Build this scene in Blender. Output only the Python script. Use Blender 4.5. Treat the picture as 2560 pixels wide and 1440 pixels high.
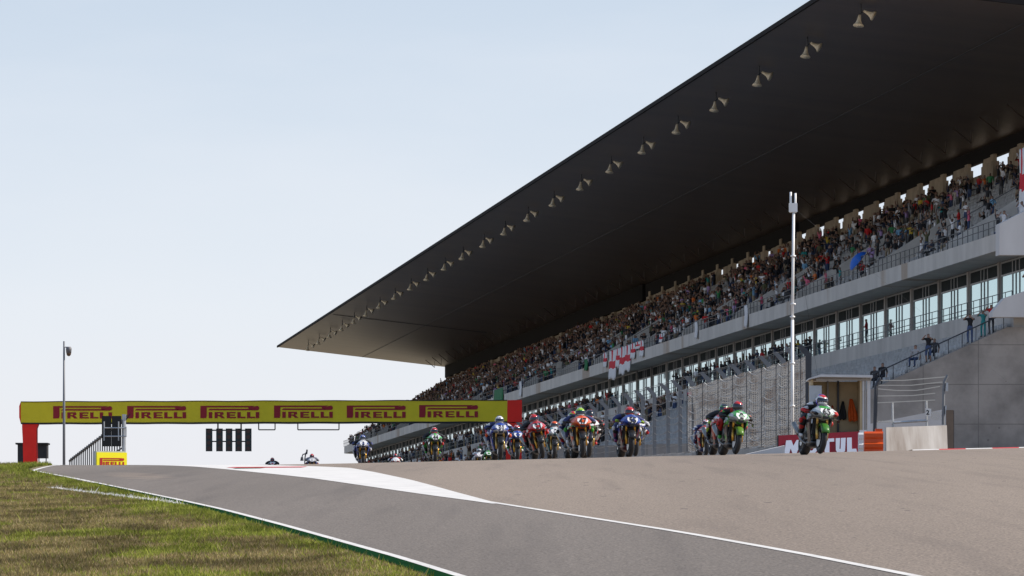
import bpy, bmesh, math, random
import numpy as np
from mathutils import Vector, Matrix, noise as mnoise
R = math.radians
random.seed(7); rng = np.random.default_rng(7)
for o in list(bpy.data.objects): bpy.data.objects.remove(o)
scene = bpy.context.scene
COL = scene.collection

# ------------------------------------------------------------------ camera, sky, sun
F = 14222.0          # focal length in photo pixels (200 mm lens, 36 mm sensor)
HY = 1483.0          # eye level row
cam_d = bpy.data.cameras.new('camera'); cam = bpy.data.objects.new('camera', cam_d); COL.objects.link(cam)
cam_d.lens = 200; cam_d.sensor_width = 36; cam_d.shift_y = (HY - 720) / 2560
cam_d.clip_start = 1; cam_d.clip_end = 20000
cam.location = (0, 0, 0); cam.rotation_euler = (R(90), 0, 0)
scene.camera = cam
SUN_EL, SUN_AZ = R(40), R(86)      # azimuth clockwise from +Y (the view direction) : sun to the right, slightly behind
w = bpy.data.worlds.new("World"); scene.world = w; w.use_nodes = True
nt = w.node_tree; bg = nt.nodes['Background']
sky = nt.nodes.new('ShaderNodeTexSky'); sky.sky_type = 'NISHITA'; sky.sun_disc = False
sky.sun_elevation = SUN_EL; sky.sun_rotation = SUN_AZ; sky.air_density = 1.0; sky.dust_density = 0.6; sky.ozone_density = 3.0
sky.altitude = 100
hz = nt.nodes.new('ShaderNodeMixRGB'); hz.inputs[0].default_value = .8      # thin milky veil in the sky, densest near the horizon
gtc = nt.nodes.new('ShaderNodeTexCoord'); gsp = nt.nodes.new('ShaderNodeSeparateXYZ'); grp = nt.nodes.new('ShaderNodeValToRGB'); gmul = nt.nodes.new('ShaderNodeVectorMath'); gmul.operation = 'SCALE'; gmul.inputs['Scale'].default_value = 10
nt.links.new(gtc.outputs['Generated'], gsp.inputs[0]); nt.links.new(gsp.outputs['Z'], grp.inputs[0]); nt.links.new(grp.outputs[0], gmul.inputs[0])
ge = grp.color_ramp.elements; ge[0].position = 0; ge[0].color = (.60, .585, .64, 1); ge[1].position = .5; ge[1].color = (.17, .26, .42, 1)
for p_, c_ in ((.05, (.55, .57, .63)), (.11, (.41, .46, .54)), (.2, (.29, .40, .54))):
    q_ = ge.new(p_); q_.color = (*c_, 1)
cmp_ = nt.nodes.new('ShaderNodeMapping'); cmp_.inputs['Scale'].default_value = (9, 9, 34); cmp_.inputs['Rotation'].default_value = (0, .25, 0); cn = nt.nodes.new('ShaderNodeTexNoise'); cn.inputs['Scale'].default_value = 1.0; cn.inputs['Detail'].default_value = 7; cn.inputs['Roughness'].default_value = .55
nt.links.new(gtc.outputs['Generated'], cmp_.inputs[0]); nt.links.new(cmp_.outputs[0], cn.inputs['Vector'])
crp = nt.nodes.new('ShaderNodeValToRGB'); crp.color_ramp.elements[0].position = .42; crp.color_ramp.elements[1].position = .75; crp.color_ramp.elements[1].color = (.42, .42, .42, 1); nt.links.new(cn.outputs[0], crp.inputs[0])
cmx = nt.nodes.new('ShaderNodeMixRGB'); cmx.inputs[2].default_value = (5.9, 5.9, 6.3, 1); nt.links.new(crp.outputs[0], cmx.inputs[0]); nt.links.new(gmul.outputs[0], cmx.inputs[1])      # faint thin cirrus
nt.links.new(sky.outputs[0], hz.inputs[1]); nt.links.new(cmx.outputs[0], hz.inputs[2]); nt.links.new(hz.outputs[0], bg.inputs['Color']); bg.inputs['Strength'].default_value = 0.10
sd = bpy.data.lights.new('sun', 'SUN'); sun = bpy.data.objects.new('sun', sd); COL.objects.link(sun)
sd.energy = 4.2; sd.angle = R(0.5); sd.color = (1.0, 0.90, 0.78)
sdir = Vector((math.sin(SUN_AZ) * math.cos(SUN_EL), math.cos(SUN_AZ) * math.cos(SUN_EL), math.sin(SUN_EL)))
sun.rotation_euler = sdir.to_track_quat('Z', 'Y').to_euler()
scene.view_settings.view_transform = 'Standard'; scene.view_settings.look = 'None'
scene.view_settings.gamma = 1; scene.view_settings.exposure = 0.6

# ------------------------------------------------------------------ helpers
def tag(o, label=None, cat=None, group=None, kind=None):
    if label: o['label'] = label
    if cat: o['category'] = cat
    if group: o['group'] = group
    if kind: o['kind'] = kind
    return o
def empty(name, loc=(0, 0, 0), rz=0, label=None, cat=None, group=None):
    o = bpy.data.objects.new(name, None); COL.objects.link(o); o.location = loc; o.rotation_euler = (0, 0, rz)
    o.empty_display_size = .2
    return tag(o, label, cat, group)
ONE = 'zeroth first second third fourth fifth sixth seventh eighth ninth tenth eleventh twelfth thirteenth fourteenth fifteenth sixteenth seventeenth eighteenth nineteenth'.split()
TEN = [None, None, ('twentieth', 'twenty'), ('thirtieth', 'thirty'), ('fortieth', 'forty'), ('fiftieth', 'fifty'), ('sixtieth', 'sixty'), ('seventieth', 'seventy')]
def ordn(n): return ONE[n] if n < 20 else (TEN[n // 10][0] if n % 10 == 0 else TEN[n // 10][1] + '-' + ONE[n % 10])
MATS = {}
def mat(name, col, rough=.7, metal=0., var=0., scale=4., spec=.4, bump=0., bscale=60., streak=0., col2=None):
    if name in MATS: return MATS[name]
    m = bpy.data.materials.new(name); m.use_nodes = True; t = m.node_tree; b = t.nodes['Principled BSDF']
    b.inputs['Base Color'].default_value = (*col, 1); b.inputs['Roughness'].default_value = rough
    b.inputs['Metallic'].default_value = metal; b.inputs['Specular IOR Level'].default_value = spec
    tc = t.nodes.new('ShaderNodeTexCoord')
    if var or streak or col2:
        n = t.nodes.new('ShaderNodeTexNoise'); n.inputs['Scale'].default_value = scale; n.inputs['Detail'].default_value = 6
        n.inputs['Roughness'].default_value = .6
        mp = t.nodes.new('ShaderNodeMapping'); t.links.new(tc.outputs['Object'], mp.inputs[0])
        if streak: mp.inputs['Scale'].default_value = (1, 1, streak)
        t.links.new(mp.outputs[0], n.inputs['Vector'])
        rp = t.nodes.new('ShaderNodeValToRGB'); rp.color_ramp.elements[0].position = .3; rp.color_ramp.elements[1].position = .7
        c2 = col2 or tuple(min(1, c * (1 + var)) for c in col)
        c1 = col if col2 else tuple(c * (1 - var) for c in col)
        rp.color_ramp.elements[0].color = (*c1, 1); rp.color_ramp.elements[1].color = (*c2, 1)
        t.links.new(n.outputs['Fac'], rp.inputs[0]); t.links.new(rp.outputs[0], b.inputs['Base Color'])
    if bump:
        n2 = t.nodes.new('ShaderNodeTexNoise'); n2.inputs['Scale'].default_value = bscale; n2.inputs['Detail'].default_value = 4
        t.links.new(tc.outputs['Object'], n2.inputs['Vector'])
        bp = t.nodes.new('ShaderNodeBump'); bp.inputs['Strength'].default_value = bump; bp.inputs['Distance'].default_value = .02
        t.links.new(n2.outputs['Fac'], bp.inputs['Height']); t.links.new(bp.outputs[0], b.inputs['Normal'])
    MATS[name] = m
    return m

class MB:
    """collects shapes; build() links them as one mesh object"""
    def __init__(s): s.v = []; s.f = []; s.mi = []; s.m = 0; s.smooth = False
    def add(s, vs, fs):
        k = len(s.v); s.v += [tuple(v) for v in vs]; s.f += [tuple(i + k for i in f) for f in fs]; s.mi += [s.m] * len(fs); return s
    def box(s, x0, y0, z0, x1, y1, z1, fn=None):
        vs = [(x, y, z) for z in (z0, z1) for y in (y0, y1) for x in (x0, x1)]
        if fn: vs = [fn(*v) for v in vs]
        return s.add(vs, [(0, 2, 3, 1), (4, 5, 7, 6), (0, 1, 5, 4), (2, 6, 7, 3), (0, 4, 6, 2), (1, 3, 7, 5)])
    def tube(s, pts, r, n=6, cap=True):
        pts = [Vector(p) for p in pts]; rs = r if isinstance(r, (list, tuple)) else [r] * len(pts)
        vs = []; up = None
        for i, p in enumerate(pts):
            d = (pts[min(i + 1, len(pts) - 1)] - pts[max(i - 1, 0)]).normalized()
            a = d.orthogonal().normalized() if up is None else (up - d * up.dot(d)).normalized()
            up = a; b = d.cross(a)
            for k in range(n):
                t = 2 * math.pi * k / n; vs.append(p + (a * math.cos(t) + b * math.sin(t)) * rs[i])
        fs = [(i * n + k, i * n + (k + 1) % n, (i + 1) * n + (k + 1) % n, (i + 1) * n + k) for i in range(len(pts) - 1) for k in range(n)]
        if cap: fs += [tuple(range(n - 1, -1, -1)), tuple((len(pts) - 1) * n + k for k in range(n))]
        return s.add(vs, fs)
    def loft(s, rings, cap=True):
        n = len(rings[0]); vs = [p for r in rings for p in r]
        fs = [(i * n + k, i * n + (k + 1) % n, (i + 1) * n + (k + 1) % n, (i + 1) * n + k) for i in range(len(rings) - 1) for k in range(n)]
        if cap: fs += [tuple(range(n - 1, -1, -1)), tuple((len(rings) - 1) * n + k for k in range(n))]
        return s.add(vs, fs)
    def sheet(s, rows):
        n = len(rows[0]); vs = [p for r in rows for p in r]
        return s.add(vs, [(i * n + k, i * n + k + 1, (i + 1) * n + k + 1, (i + 1) * n + k) for i in range(len(rows) - 1) for k in range(n - 1)])
    def prism(s, poly, d0, d1):
        """poly in (x,z), extruded from y=d0 to d1"""
        n = len(poly); vs = [(x, d0, z) for x, z in poly] + [(x, d1, z) for x, z in poly]
        return s.add(vs, [tuple(range(n)), tuple(range(2 * n - 1, n - 1, -1))] + [(k, k + n, (k + 1) % n + n, (k + 1) % n) for k in range(n)])
    def ell(s, c, r, n=12, m=8):
        rings = []
        for j in range(m + 1):
            ph = -math.pi / 2 + math.pi * (j + .02) / (m + .04); cr = math.cos(ph)
            rings.append([(c[0] + r[0] * cr * math.cos(2 * math.pi * k / n), c[1] + r[1] * cr * math.sin(2 * math.pi * k / n), c[2] + r[2] * math.sin(ph)) for k in range(n)])
        return s.loft(rings)
    def torus(s, c, R0, r, wid, n=28, k=10, axis='x'):
        """wheel tyre: axis along x; r radial radius, wid half width"""
        rings = []
        for i in range(n):
            a = 2 * math.pi * i / n; ca, sa = math.cos(a), math.sin(a); ring = []
            for j in range(k):
                b = 2 * math.pi * j / k; rr = R0 + r * math.cos(b); ring.append((c[0] + wid * math.sin(b), c[1] + rr * ca, c[2] + rr * sa))
            rings.append(ring)
        rings.append(rings[0]); return s.loft(rings, cap=False)
    def build(s, name, m, parent=None, smooth=None, mesh_only=False):
        me = bpy.data.meshes.new(name); me.from_pydata(s.v, [], s.f)
        ms = m if isinstance(m, (list, tuple)) else [m]
        for x in ms: me.materials.append(x)
        if len(ms) > 1: me.polygons.foreach_set('material_index', s.mi)
        bm = bmesh.new(); bm.from_mesh(me); bmesh.ops.recalc_face_normals(bm, faces=bm.faces)
        bm.to_mesh(me); bm.free()
        if smooth or (smooth is None and s.smooth): me.polygons.foreach_set('use_smooth', [True] * len(me.polygons))
        me.update()
        if mesh_only: return me
        o = bpy.data.objects.new(name, me); COL.objects.link(o)
        if parent: o.parent = parent
        return o
def inst(name, me, parent=None, loc=(0, 0, 0), rot=(0, 0, 0)):
    o = bpy.data.objects.new(name, me); COL.objects.link(o); o.location = loc; o.rotation_euler = rot
    if parent: o.parent = parent
    return o
def text_mb(txt, size, depth=.01, offset=0., shear=0., sx=1.):
    cu = bpy.data.curves.new('t', 'FONT'); cu.body = txt; cu.size = size; cu.extrude = depth / 2; cu.offset = offset; cu.shear = shear
    cu.align_x = 'CENTER'; cu.align_y = 'CENTER'; cu.resolution_u = 3
    o = bpy.data.objects.new('t', cu); COL.objects.link(o); dg = bpy.context.evaluated_depsgraph_get(); dg.update()
    me = bpy.data.meshes.new_from_object(o.evaluated_get(dg)); bpy.data.objects.remove(o)
    xs = [v.co.x for v in me.vertices]; ys = [v.co.y for v in me.vertices]; cx = (min(xs) + max(xs)) / 2; cy = (min(ys) + max(ys)) / 2
    vs = [((v.co.x - cx) * sx, -v.co.z, v.co.y - cy) for v in me.vertices]; fs = [tuple(p.vertices) for p in me.polygons]
    bpy.data.meshes.remove(me)
    return vs, fs

# ------------------------------------------------------------------ the lie of the land
A0, YC = 1.5, 145.0
SK = (HY - 1148.0) / F
CC = A0 / YC ** 2; B0 = SK + 2 * A0 / YC
def ground(x, y):
    if y <= YC: z = -A0 + B0 * y - CC * y * y
    else:
        yy = min(y, 500.) - YC; z = -A0 + B0 * YC - CC * YC * YC + SK * yy - 2.8e-5 * yy * yy
        if y > 500: z += .003 * (min(y, 1500) - 500)
    t = (x + 6.5) / 1.0; spx = (t if t > 30 else math.log1p(math.exp(t))) * 1.0
    xx = spx - 6.5
    if xx > 30: xx = 30 + (xx - 30) * .1 if xx < 130 else 40
    return z + .0234 * xx
def px2g(px, py, side=0):
    k = (px - 1280) / F
    fy = lambda y: HY - F * ground(k * y, y) / y
    lo, hi = 12., YC
    if py <= fy(hi): return (k * hi, hi)
    for _ in range(60):
        m = (lo + hi) / 2
        if fy(m) > py: lo = m
        else: hi = m
    return (k * lo, lo)
def at(px, Y, py=None):
    """point at distance Y under photo pixel px (and py)"""
    x = (px - 1280) / F * Y
    return Vector((x, Y, ground(x, Y) if py is None else (HY - py) / F * Y))
SH = 1543.0 / F       # the straight and the stand run along (-SH, 1)
def P(L, Y, Z): return (L - SH * Y, Y, Z)
# ------------------------------------------------------------------ ground sheets
def asphalt(name, c1, c2, dark, speck=True):
    m = bpy.data.materials.new(name); m.use_nodes = True; t = m.node_tree; b = t.nodes['Principled BSDF']; N = t.nodes.new; K = t.links.new
    b.inputs['Roughness'].default_value = .85; b.inputs['Specular IOR Level'].default_value = .25
    tc = N('ShaderNodeTexCoord')
    def nz(scale, sc=(1, 1, 1), det=5, rot=0):
        mp = N('ShaderNodeMapping'); mp.inputs['Scale'].default_value = sc; mp.inputs['Rotation'].default_value = (0, 0, rot); K(tc.outputs['Object'], mp.inputs[0])
        n = N('ShaderNodeTexNoise'); n.inputs['Scale'].default_value = scale; n.inputs['Detail'].default_value = det; K(mp.outputs[0], n.inputs['Vector']); return n
    big = nz(.30, (1, .03, 1), 7, R(-6)); fine = nz(45, (1, .4, 1), 3); strk = nz(2.6, (1, .011, 1), 6, R(-6.2))
    r = N('ShaderNodeValToRGB'); r.color_ramp.elements[0].position = .35; r.color_ramp.elements[1].position = .65
    r.color_ramp.elements[0].color = (*c1, 1); r.color_ramp.elements[1].color = (*c2, 1); K(big.outputs[0], r.inputs[0])
    mx = N('ShaderNodeMixRGB'); mx.blend_type = 'MULTIPLY'; mx.inputs[0].default_value = 1
    r2 = N('ShaderNodeValToRGB'); r2.color_ramp.elements[0].position = .3; r2.color_ramp.elements[1].position = .72
    r2.color_ramp.elements[0].color = (.55, .55, .55, 1); r2.color_ramp.elements[1].color = (1.35, 1.35, 1.35, 1); K(fine.outputs[0], r2.inputs[0])
    K(r.outputs[0], mx.inputs[1]); K(r2.outputs[0], mx.inputs[2])
    r3 = N('ShaderNodeValToRGB'); r3.color_ramp.elements[0].position = .52; r3.color_ramp.elements[1].position = .72
    r3.color_ramp.elements[0].color = (0, 0, 0, 1); r3.color_ramp.elements[1].color = (dark, dark, dark, 1); K(strk.outputs[0], r3.inputs[0])
    m2 = N('ShaderNodeMixRGB'); K(r3.outputs[0], m2.inputs[0]); K(mx.outputs[0], m2.inputs[1]); m2.inputs[2].default_value = (c1[0] * .45, c1[1] * .45, c1[2] * .48, 1)
    last = m2
    if speck:
        mp = N('ShaderNodeMapping'); mp.inputs['Scale'].default_value = (1, .35, 1); K(tc.outputs['Object'], mp.inputs[0])
        v = N('ShaderNodeTexVoronoi'); v.inputs['Scale'].default_value = 1.7; K(mp.outputs[0], v.inputs['Vector'])
        lt = N('ShaderNodeMath'); lt.operation = 'LESS_THAN'; lt.inputs[1].default_value = .075; K(v.outputs['Distance'], lt.inputs[0])
        m3 = N('ShaderNodeMixRGB'); K(lt.outputs[0], m3.inputs[0]); K(m2.outputs[0], m3.inputs[1]); m3.inputs[2].default_value = (.06, .05, .045, 1); last = m3
    K(last.outputs[0], b.inputs['Base Color'])
    bp = N('ShaderNodeBump'); bp.inputs['Strength'].default_value = .35; bp.inputs['Distance'].default_value = .01; K(fine.outputs[0], bp.inputs['Height']); K(bp.outputs[0], b.inputs['Normal'])
    return m
M_tan = asphalt('pale_asphalt', (.208, .168, .135), (.252, .204, .163), .28)
M_dark = asphalt('grey_asphalt', (.142, .122, .105), (.182, .157, .136), .3, False)
M_earth = mat('dry_earth', (.30, .25, .17), .95, var=.35, scale=1.5)
M_turf = mat('turf_soil', (.12, .095, .035), .95, col2=(.18, .145, .07), scale=2.2)
M_white = mat('white_paint', (.62, .60, .57), .6, var=.14, scale=2.5, streak=1.)
M_green = mat('green_paint', (.008, .034, .014), 1.0, var=.3, scale=8, spec=.0)
M_redp = mat('red_paint', (.55, .03, .03), .6, var=.1, scale=8)

ys = sorted(set([-60, -30, 0] + list(range(8, 500, 3)) + list(range(500, 900, 25)) + [1000, 1300, 1800, 3000, 6000, 12000]))
xs = sorted(set([-9000, -3000, -1200, -500, -250, -120] + list(range(-70, 80, 4)) + [100, 160, 250, 500, 1200, 3000, 9000]))
g = MB(); g.sheet([[(x, y, ground(x, y) - .02) for x in xs] for y in ys])
tag(g.build('ground', M_earth, smooth=True), kind='structure')

def interp(poly, y):
    """poly of (x,y), y ascending"""
    if y <= poly[0][1]:
        (xa, ya), (xb, yb) = poly[0], poly[1]
    else:
        for (xa, ya), (xb, yb) in zip(poly, poly[1:]):
            if y <= yb: break
    return xa + (xb - xa) * (y - ya) / (yb - ya)
def strip(name, left, right, y0, y1, dz, m, nx=6, dy=2., kind='structure'):
    n = max(2, int((y1 - y0) / dy)); rows = []
    for i in range(n + 1):
        y = y0 + (y1 - y0) * i / n; xl, xr = interp(left, y), interp(right, y)
        rows.append([(xl + (xr - xl) * j / nx, y, ground(xl + (xr - xl) * j / nx, y) + dz) for j in range(nx + 1)])
    b = MB(); b.sheet(rows); o = b.build(name, m, smooth=True)
    return tag(o, kind=kind)
def mono(pts):
    out = []
    for p in sorted(pts, key=lambda p: p[1]):
        if not out or p[1] > out[-1][1] + .05: out.append(p)
    return out
def dens(pts):
    out = []
    for (a, b), (c, d) in zip(pts, pts[1:]):
        out += [(a + (c - a) * i / 5, b + (d - b) * i / 5) for i in range(5)]
    return out + [pts[-1]]
EDGE = mono([px2g(*p) for p in dens([(1140, 1440), (1000, 1396), (850, 1354), (700, 1312), (550, 1273), (450, 1251), (330, 1226), (190, 1197), (80, 1176)])])
EDGE.append((EDGE[-1][0] - 4.0, 175.)); EDGE.append((EDGE[-1][0] - 60, 520.))
far = lambda p, y: (p[0] - SH * (y - p[1]), y)
WL = mono([px2g(*p) for p in dens([(2300, 1440), (2000, 1381), (1700, 1328), (1450, 1289), (1222, 1253)])])      # the white line
TL = mono([px2g(*p) for p in dens([(1230, 1258), (1174, 1250), (1061, 1235), (936, 1217), (780, 1194.5), (700, 1186), (560, 1172), (487, 1166)])])
TR = mono([px2g(*p) for p in dens([(1230, 1253), (1136, 1228), (1080, 1212.5), (1027, 1198.5), (980, 1188.5), (934, 1179), (875, 1169)])])
print('EDGE', EDGE); print('WL', WL); print('TL', TL); print('TR', TR)
TL.append(far(TL[-1], 260)); TR.append(far(TR[-1], 260))
rt = [(48, -30), (46, 120), (40, 170), (34, 520)]
strip('track', [(EDGE[0][0] + .0, 20)] + EDGE if EDGE[0][1] > 20 else EDGE, rt, 20, 520, -.012, M_tan, 20, 3.)
dark_r = mono([far(WL[0], 14)] + WL[:-1] + TL)
ex0 = EDGE[0][0] + (EDGE[0][0] - EDGE[1][0]) / (EDGE[0][1] - EDGE[1][1]) * (24 - EDGE[0][1])
EDGE = [(ex0, 24.)] + EDGE
wx0 = WL[0][0] + (WL[0][0] - WL[1][0]) / (WL[0][1] - WL[1][1]) * (24 - WL[0][1])
WL = [(wx0, 24.)] + WL
dark_r = mono([WL[0]] + WL[1:-1] + TL)
strip('road', EDGE, dark_r, 24, 300, -.008, M_dark, 14, 2.)
off = lambda poly, d: [(x + d, y) for x, y in poly]
strip('white_line', off(WL, -.04), off(WL, .04), 24, WL[-1][1], -.004, M_white, 2)
strip('white_runoff_paint', TL, TR, TL[0][1], 240, -.004, M_white, 6)
strip('white_edge_line', off(EDGE, -.02), off(EDGE, .07), 24, 170, .0, M_white, 2)
strip('green_kerb', off(EDGE, -.17), off(EDGE, -.02), 24, 88, .006, M_green, 2)
strip('soil', [(-40, 0), (-60, 600)], off(EDGE, -.02), 20, 400, -.004, M_turf, 24, 2.)
# painted emblem on the white run-off, red, green and grey streaks
for (p, q, m_, nm) in [((575, 1168.4), (762, 1167.3), M_redp, 'red_painted_mark'), ((590, 1170.2), (660, 1169.4), M_green, 'green_painted_mark')]:
    a, b_ = px2g(*p), px2g(*q); bb = MB(); wy = 1.6
    rows = [[(x, y, ground(x, y) + .002) for x, y in ((a[0] + (b_[0] - a[0]) * t, a[1] + (b_[1] - a[1]) * t + s) for t in [i / 10 for i in range(11)])] for s in (-wy, 0, wy)]
    bb.sheet(rows); tag(bb.build(nm, m_), kind='structure')
# red and white kerb on the far right
kerb_l = [at(2195, 139), at(2300, 140), at(2420, 141), at(2700, 142)]
def kerbz(x): return ground(x, 141) + .015
x0, x1 = at(2290, 140).x, at(2760, 140).x
kb = MB(); n = 7
for i in range(n):
    kb.m = i % 2; a = x0 + (x1 - x0) * i / n; b_ = x0 + (x1 - x0) * (i + 1) / n
    kb.sheet([[(a, 141.0, kerbz(a) - .05), (b_, 141.0, kerbz(b_) - .05)], [(a, 141.3, kerbz(a)), (b_, 141.3, kerbz(b_))], [(a, 143.2, kerbz(a) + .02), (b_, 143.2, kerbz(b_) + .02)], [(a, 143.3, kerbz(a) - .1), (b_, 143.3, kerbz(b_) - .1)]])
tag(kb.build('kerb', [M_white, M_redp]), kind='structure')

# ------------------------------------------------------------------ bulk meshes
def attr_mat(name, rough=.8, transl=0.):
    m = bpy.data.materials.new(name); m.use_nodes = True; t = m.node_tree; b = t.nodes['Principled BSDF']
    a = t.nodes.new('ShaderNodeAttribute'); a.attribute_name = 'tone'; t.links.new(a.outputs['Color'], b.inputs['Base Color'])
    b.inputs['Roughness'].default_value = rough; b.inputs['Specular IOR Level'].default_value = .2
    if transl:
        tr = t.nodes.new('ShaderNodeBsdfTranslucent'); mx = t.nodes.new('ShaderNodeMixShader'); mx.inputs[0].default_value = transl
        t.links.new(a.outputs['Color'], tr.inputs['Color']); t.links.new(b.outputs[0], mx.inputs[1]); t.links.new(tr.outputs[0], mx.inputs[2])
        t.links.new(mx.outputs[0], t.nodes['Material Output'].inputs['Surface'])
    return m
def bulk(name, groups, material):
    """groups: list of (verts Vx3, list of faces, world verts array KxVx3, face colours KxFx3)"""
    co = []; li = []; ls = []; cols = []; vo = 0; lo = 0
    for faces, wv, fc in groups:
        K_, V_ = wv.shape[:2]
        if K_ == 0: continue
        base = np.array([i for f in faces for i in f]); tot = np.array([len(f) for f in faces]); st = np.concatenate([[0], np.cumsum(tot)[:-1]])
        co.append(wv.reshape(-1, 3)); li.append((base[None] + (vo + np.arange(K_) * V_)[:, None]).ravel())
        ls.append((st[None] + (lo + np.arange(K_) * len(base))[:, None]).ravel()); cols.append(fc.reshape(-1, 3))
        vo += K_ * V_; lo += K_ * len(base)
    co = np.concatenate(co); li = np.concatenate(li); ls = np.concatenate(ls); cols = np.concatenate(cols)
    me = bpy.data.meshes.new(name); me.vertices.add(len(co)); me.vertices.foreach_set('co', co.ravel().astype(np.float32))
    me.loops.add(len(li)); me.loops.foreach_set('vertex_index', li.astype(np.int32))
    me.polygons.add(len(ls)); me.polygons.foreach_set('loop_start', ls.astype(np.int32))
    me.update(calc_edges=True); me.validate()
    a = me.attributes.new('tone', 'FLOAT_COLOR', 'FACE'); a.data.foreach_set('color', np.concatenate([cols, np.ones((len(cols), 1))], 1).ravel().astype(np.float32))
    me.materials.append(material); o = bpy.data.objects.new(name, me); COL.objects.link(o); return o

# grass: many single blades, dry and green, on the verge at the left
def make_grass(NB=420000):
    blades = []
    k = 0; ygrid = []
    # choose distance so that blades are about even in the picture
    u = rng.random(NB); y = 26 * (150 / 26) ** (u ** 1.0)
    e = np.interp(y, [p[1] for p in EDGE], [p[0] for p in EDGE])
    span = np.minimum(np.abs(e - .22 + (1290 / F) * y), 14) + 0.3
    x = e - .20 - rng.random(NB) * span
    z = np.array([ground(a, b) for a, b in zip(x, y)])
    d = (e - .2) - x
    nv = np.array([mnoise.fractal(Vector((a * .9, b * .24, 0)), 1.0, 2.0, 4) for a, b in zip(x, y)])
    nf = np.array([mnoise.noise(Vector((a * 4, b * 1.5, 3))) for a, b in zip(x, y)])
    green = np.clip(1.2 - d / (.22 + .0045 * y), 0, 1) * (.35 + .65 * (y > 55)) + np.clip(nv * 2.4 + np.interp(y, [32, 44, 60], [.38, .0, -.45]), 0, 1) * .8 + .15 * nf
    isg = rng.random(NB) < np.clip(green, 0.04, 1)
    # the sprayed line through the grass
    h = (.010 + .016 * rng.random(NB)) * np.where(rng.random(NB) < .05, 2.2, 1) * (1 + y / 160) * np.where(isg, 1.1, .85)
    w_ = (.0026 + .000045 * y) * (1 + rng.random(NB)); a = rng.random(NB) * 6.283; lean = h * (.3 + rng.random(NB) * .9); la = rng.random(NB) * 6.283
    wv = np.empty((NB, 3, 3))
    wv[:, 0] = np.stack([x - w_ * np.cos(a), y - w_ * np.sin(a), z - .01], 1); wv[:, 1] = np.stack([x + w_ * np.cos(a), y + w_ * np.sin(a), z - .01], 1)
    wv[:, 2] = np.stack([x + lean * np.cos(la), y + lean * np.sin(la), z + h], 1)
    dry = np.array([[.23, .175, .08], [.27, .21, .10], [.19, .145, .062], [.33, .265, .14], [.19, .165, .05]]); grn = np.array([[.18, .215, .025], [.26, .285, .045], [.14, .165, .025], [.23, .24, .05]])
    c = np.where(isg[:, None], grn[rng.integers(0, 4, NB)], dry[rng.integers(0, 5, NB)])
    dk_ = np.array([mnoise.fractal(Vector((a * 1.6 + 7, b * .5, 5)), 1.0, 2.0, 4) for a, b in zip(x, y)]); c = c * np.clip(.98 + dk_ * .9, .55, 1.35)[:, None]      # thin, bare and thick spots
    l0, l1 = px2g(125, 1221), px2g(500, 1268)
    t = np.clip((y - l1[1]) / (l0[1] - l1[1]), 0, 1); lx = l1[0] + (l0[0] - l1[0]) * t
    onl = (np.abs(x - lx) < .06) & (y > l1[1]) & (y < l0[1]) & (rng.random(NB) < .85)
    c = np.where(onl[:, None], np.array([.75, .75, .74]), c)
    return bulk('grass', [([(0, 1, 2)], wv, c[:, None, :])], attr_mat('grass_blades', .8, .35)), l0, l1
gr, l0, l1 = make_grass()
tag(gr, 'short dry brown and green verge grass beside the track edge line', 'grass', kind='stuff')
strip('sprayed_line', [(l1[0] - .05, l1[1]), (l0[0] - .05, l0[1])], [(l1[0] + .05, l1[1]), (l0[0] + .05, l0[1])], l1[1], l0[1], .004, M_white, 1)
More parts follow.
